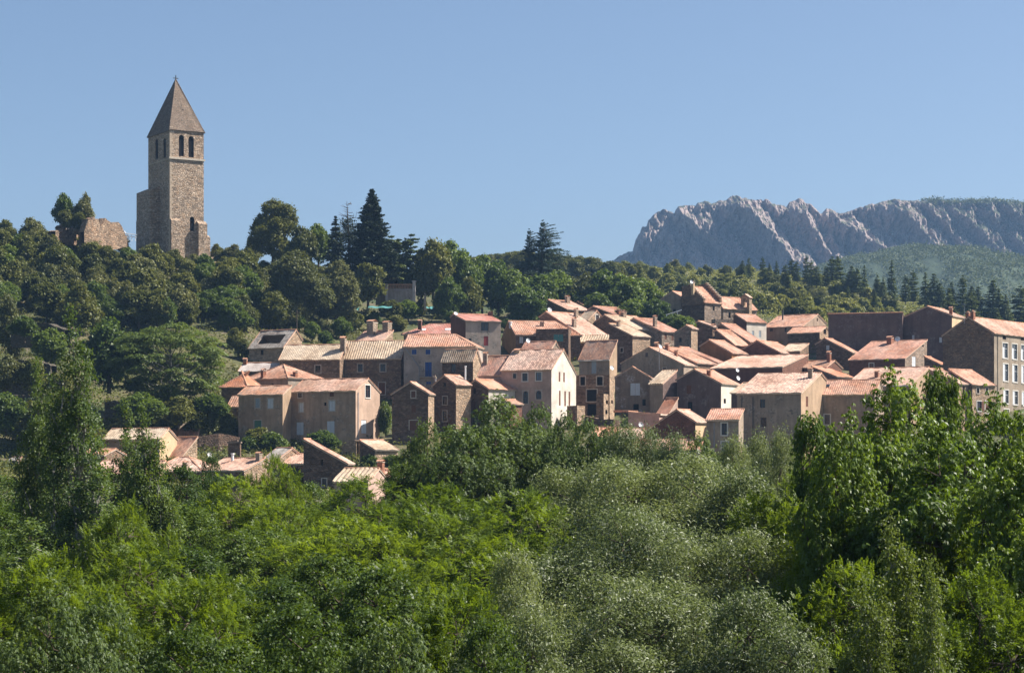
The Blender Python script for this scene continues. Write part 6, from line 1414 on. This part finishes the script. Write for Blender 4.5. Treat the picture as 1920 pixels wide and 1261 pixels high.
V('walnut_a', "walnut_tree", 1850, 775, 230, 60, "broad walnut below the tall tan house")
V('walnut_a', "walnut_tree", 1595, 812, 210, 58, "walnut shoulder at the joined tan house")
V('walnut_b', "walnut_tree", 1930, 870, 260, 52, "walnut at the picture edge under the blue awning")
V('walnut_a', "walnut_tree", 1760, 830, 330, 56, "walnut filling the space below the two tall walnut tops")
V('locust_a', "locust_tree", 700, 905, 260, 115, "locust crown under the ribbed straw roof")
V('locust_b', "locust_tree", 830, 925, 300, 100, "sunny locust below the shadowed ash")
V('locust_a', "locust_tree", 960, 935, 320, 88, "sunny locust in the very middle of the valley")
V('locust_b', "locust_tree", 660, 985, 330, 88, "yellow green locust crown left of the sunny middle locust".replace("left of", "next to"))
V('locust_a', "locust_tree", 860, 1020, 360, 74, "bright locust spreading in front of the two sunny ones")
V('locust_b', "locust_tree", 1200, 945, 150, 84, "single locust bough among the silver willows")
V('willow_a', "willow", 1120, 872, 280, 92, "silvery willow top beside the sunny middle locust")
V('willow_a', "willow", 1265, 868, 330, 82, "largest silver willow, broad and pale in the valley")
V('willow_b', "willow", 1390, 900, 260, 80, "silver willow bordering the deep green locusts")
V('willow_a', "willow", 1180, 965, 340, 70, "silver willow with glittering undersides in front")
V('willow_a', "willow", 1370, 1010, 330, 64, "pale silver willow at the dark gap of the locusts")
V('willow_b', "willow", 962, 1056, 200, 58, "small round silver willow between locust and alder")
V('willow_a', "willow", 1170, 1090, 380, 54, "silver willow filling the bottom of the valley")
V('willow_b', "willow", 1400, 1130, 320, 50, "dull silver willow at the bottom near the aspen")
V('willow_b', "willow", 1000, 1165, 260, 48, "silver willow sprout at the bottom edge")
V('locust_a', "locust_tree", 1560, 885, 330, 72, "deep green locust under the walnut shoulder")
V('locust_b', "locust_tree", 1500, 965, 240, 66, "deep green locust beside the silver willow")
V('locust_a', "locust_tree", 1660, 985, 330, 58, "feathery locust below the walnuts")
V('locust_b', "locust_tree", 1800, 990, 300, 54, "feathery locust under the broad walnut")
V('locust_a', "locust_tree", 1570, 1075, 300, 52, "locust low beside the aspen")
V('aspen_a', "aspen", 1672, 1040, 190, 46, "pale yellow green aspen with shimmering leaves")
V('aspen_a', "aspen", 1620, 1150, 170, 44, "short aspen at the bottom edge")
V('aspen_a', "aspen", 1745, 1120, 170, 43, "second shimmering aspen by the locust")
V('locust_b', "locust_tree", 1850, 1100, 330, 46, "locust in the bottom corner under the walnuts")
V('walnut_b', "walnut_tree", 1945, 1000, 260, 48, "walnut leaves hanging in at the picture edge")
V('alder_a', "alder", 420, 1040, 330, 72, "glossy alder with dark gaps in the lower valley")
V('alder_b', "alder", 590, 1060, 320, 66, "glossy alder beside the olive green thicket")
V('locust_a', "locust_tree", 285, 1035, 330, 66, "olive toned locust in the lower valley")
V('poplar_b', "poplar", 60, 1010, 220, 72, "dark poplar filling the lower picture edge")
V('locust_b', "locust_tree", 90, 1065, 330, 58, "olive green locust near the bottom corner")
V('ash_a', "ash_tree", 60, 1130, 330, 48, "greyish ash in the bottom corner")
V('ash_b', "ash_tree", 190, 1140, 280, 50, "greyish ash next to the corner ash")
V('locust_a', "locust_tree", 350, 1110, 330, 52, "olive green locust thicket at the bottom")
V('alder_a', "alder", 520, 1150, 330, 48, "glossy alder at the bottom edge")
V('alder_b', "alder", 700, 1085, 330, 56, "alder between the bright locust and the bottom edge")
V('locust_b', "locust_tree", 850, 1130, 300, 50, "olive locust beside the small round willow")
V('ash_b', "ash_tree", 740, 1180, 300, 44, "ash at the bottom edge below the alders")
V('alder_b', "alder", 900, 1190, 260, 44, "alder sprout at the bottom edge near the willows")
V('alder_a', "alder", 340, 1190, 330, 44, "alder low at the bottom edge beside the locust thicket")

# a few more trees carry the valley wood past both picture edges and close the slope below the houses
for i, (key, nm, px, yt, w, Y) in enumerate([('walnut_a','walnut_tree',2080,830,330,58),('locust_a','locust_tree',2220,880,340,66),('alder_a','alder',2090,900,300,90),('ash_a','ash_tree',2030,850,240,120),('ash_b','ash_tree',2200,850,240,130),('locust_b','locust_tree',2400,900,340,80),
   ('alder_b','alder',2120,1020,340,48),('alder_a','alder',-150,930,300,110),('poplar_a','poplar',-120,760,180,120),('locust_a','locust_tree',-220,980,340,80),('ash_a','ash_tree',-180,1080,340,60),('alder_b','alder',-330,900,340,130),
   ('ash_a','ash_tree',1480,862,240,165),('ash_b','ash_tree',1640,850,260,175),('ash_a','ash_tree',1800,850,260,180),('ash_b','ash_tree',1940,850,260,185),('alder_a','alder',1330,872,220,170),('alder_b','alder',1180,868,220,175),('ash_a','ash_tree',1030,866,220,170),('alder_b','alder',880,872,220,175)]):
    V(key, nm, px, yt, w, Y, "leafy %s closing the valley wood beside the %s" % (nm.replace('_tree', ''), "picture edge" if i < 12 else "foot of the houses"))

# ---- ground cover: low herbs and brambles over the slope, far scrub carpet
def carpet(name, pts, L, Wl, per, sig, mat, label, zsq=.5):
    rng = np.random.default_rng(99); p = np.repeat(np.asarray(pts, float), per, 0); n = len(p)
    p = p + rng.normal(size=(n, 3))*np.array([sig, sig, sig*zsq]) + np.array([0, 0, sig*.5])
    nn = np.array([0, -.25, 1.0]) + rng.normal(size=(n, 3))*.6
    q = leaf_quads(p, rdir(rng, n), nn, L*rng.uniform(.6, 1.3, n), Wl)
    o = bpy.data.objects.new(name, quads_mesh(name, [q], [mat])); COL.objects.link(o); return tag(o, label, None, None, "stuff")
rng = np.random.default_rng(5); pts = []
LAWN = [(648,560),(700,556),(790,560),(800,578),(700,584),(650,578)]; LAWN2 = [(850,570),(900,566),(965,574),(970,590),(880,592)]
while len(pts) < 8000:
    px, Y = (rng.uniform(-60, 1980) if len(pts) % 2 else rng.uniform(-60, 700)), rng.uniform(265, 560); z = float(zt(px, Y)); py = HY - z/Y*F
    if inside(LAWN, px, py) or inside(LAWN2, px, py) or (py < 480): continue
    pts.append(((px-CX)/F*Y, Y, z))
carpet("undergrowth", pts, .5, .3, 16, .75, LEAF['oak'], "low green brambles and herbs covering the slope between trees and houses")
pts = []
while len(pts) < 6500:
    px, Y = rng.uniform(980, 1960), rng.uniform(540, 790); pts.append(((px-CX)/F*Y, Y, float(zt(px, Y))))
carpet("scrub_cover", pts, .6, .4, 12, 1.1, LEAF['scrub'], "low thin garrigue scrub between the shrubs of the hillside")
pts = []
while len(pts) < 5200:
    u, t = rng.uniform(1420, 2100), rng.uniform(0.0, .95)
    x, y, z = midhill(u, t)
    if mnoise.noise(Vector((u*.02, t*9, 1.0))) < -.22: continue
    pts.append((x, y, z))
carpet("hill_scrub", pts, 2.0, 1.4, 14, 2.6, LEAF['far'], "dense scrub covering the blue green middle hill", .55)
pts = []
for k in range(900):
    u = rng.uniform(1730, 2100); pts.append(((u-CX)/F*YM, YM + rng.uniform(-8, 30), (HY-float(np.interp(u, cxs, cys)))/F*YM - rng.uniform(0, 5)))
carpet("mountain_wood", pts, 2.4, 1.6, 14, 2.4, LEAF['oak'], "thin line of trees along the mountain plateau", .7)

# ------------------------------------------------------------------ air
hz = bpy.data.materials.new("haze_air"); hz.use_nodes = True; n_ = hz.node_tree.nodes; l_ = hz.node_tree.links
n_.remove(n_["Principled BSDF"]); pv = n_.new("ShaderNodeVolumePrincipled"); l_.new(pv.outputs[0], n_["Material Output"].inputs["Volume"])
pv.inputs["Color"].default_value = (0.36, 0.62, 1.0, 1); pv.inputs["Density"].default_value = 0.000088; pv.inputs["Anisotropy"].default_value = 0.1
if True: b = MB(); b.box((-10000, -1500, -18), (10000, 3200, 420)); o = b.build("haze", [hz]); o['kind'] = 'stuff'; o['label'] = "thin blue summer haze in the air"
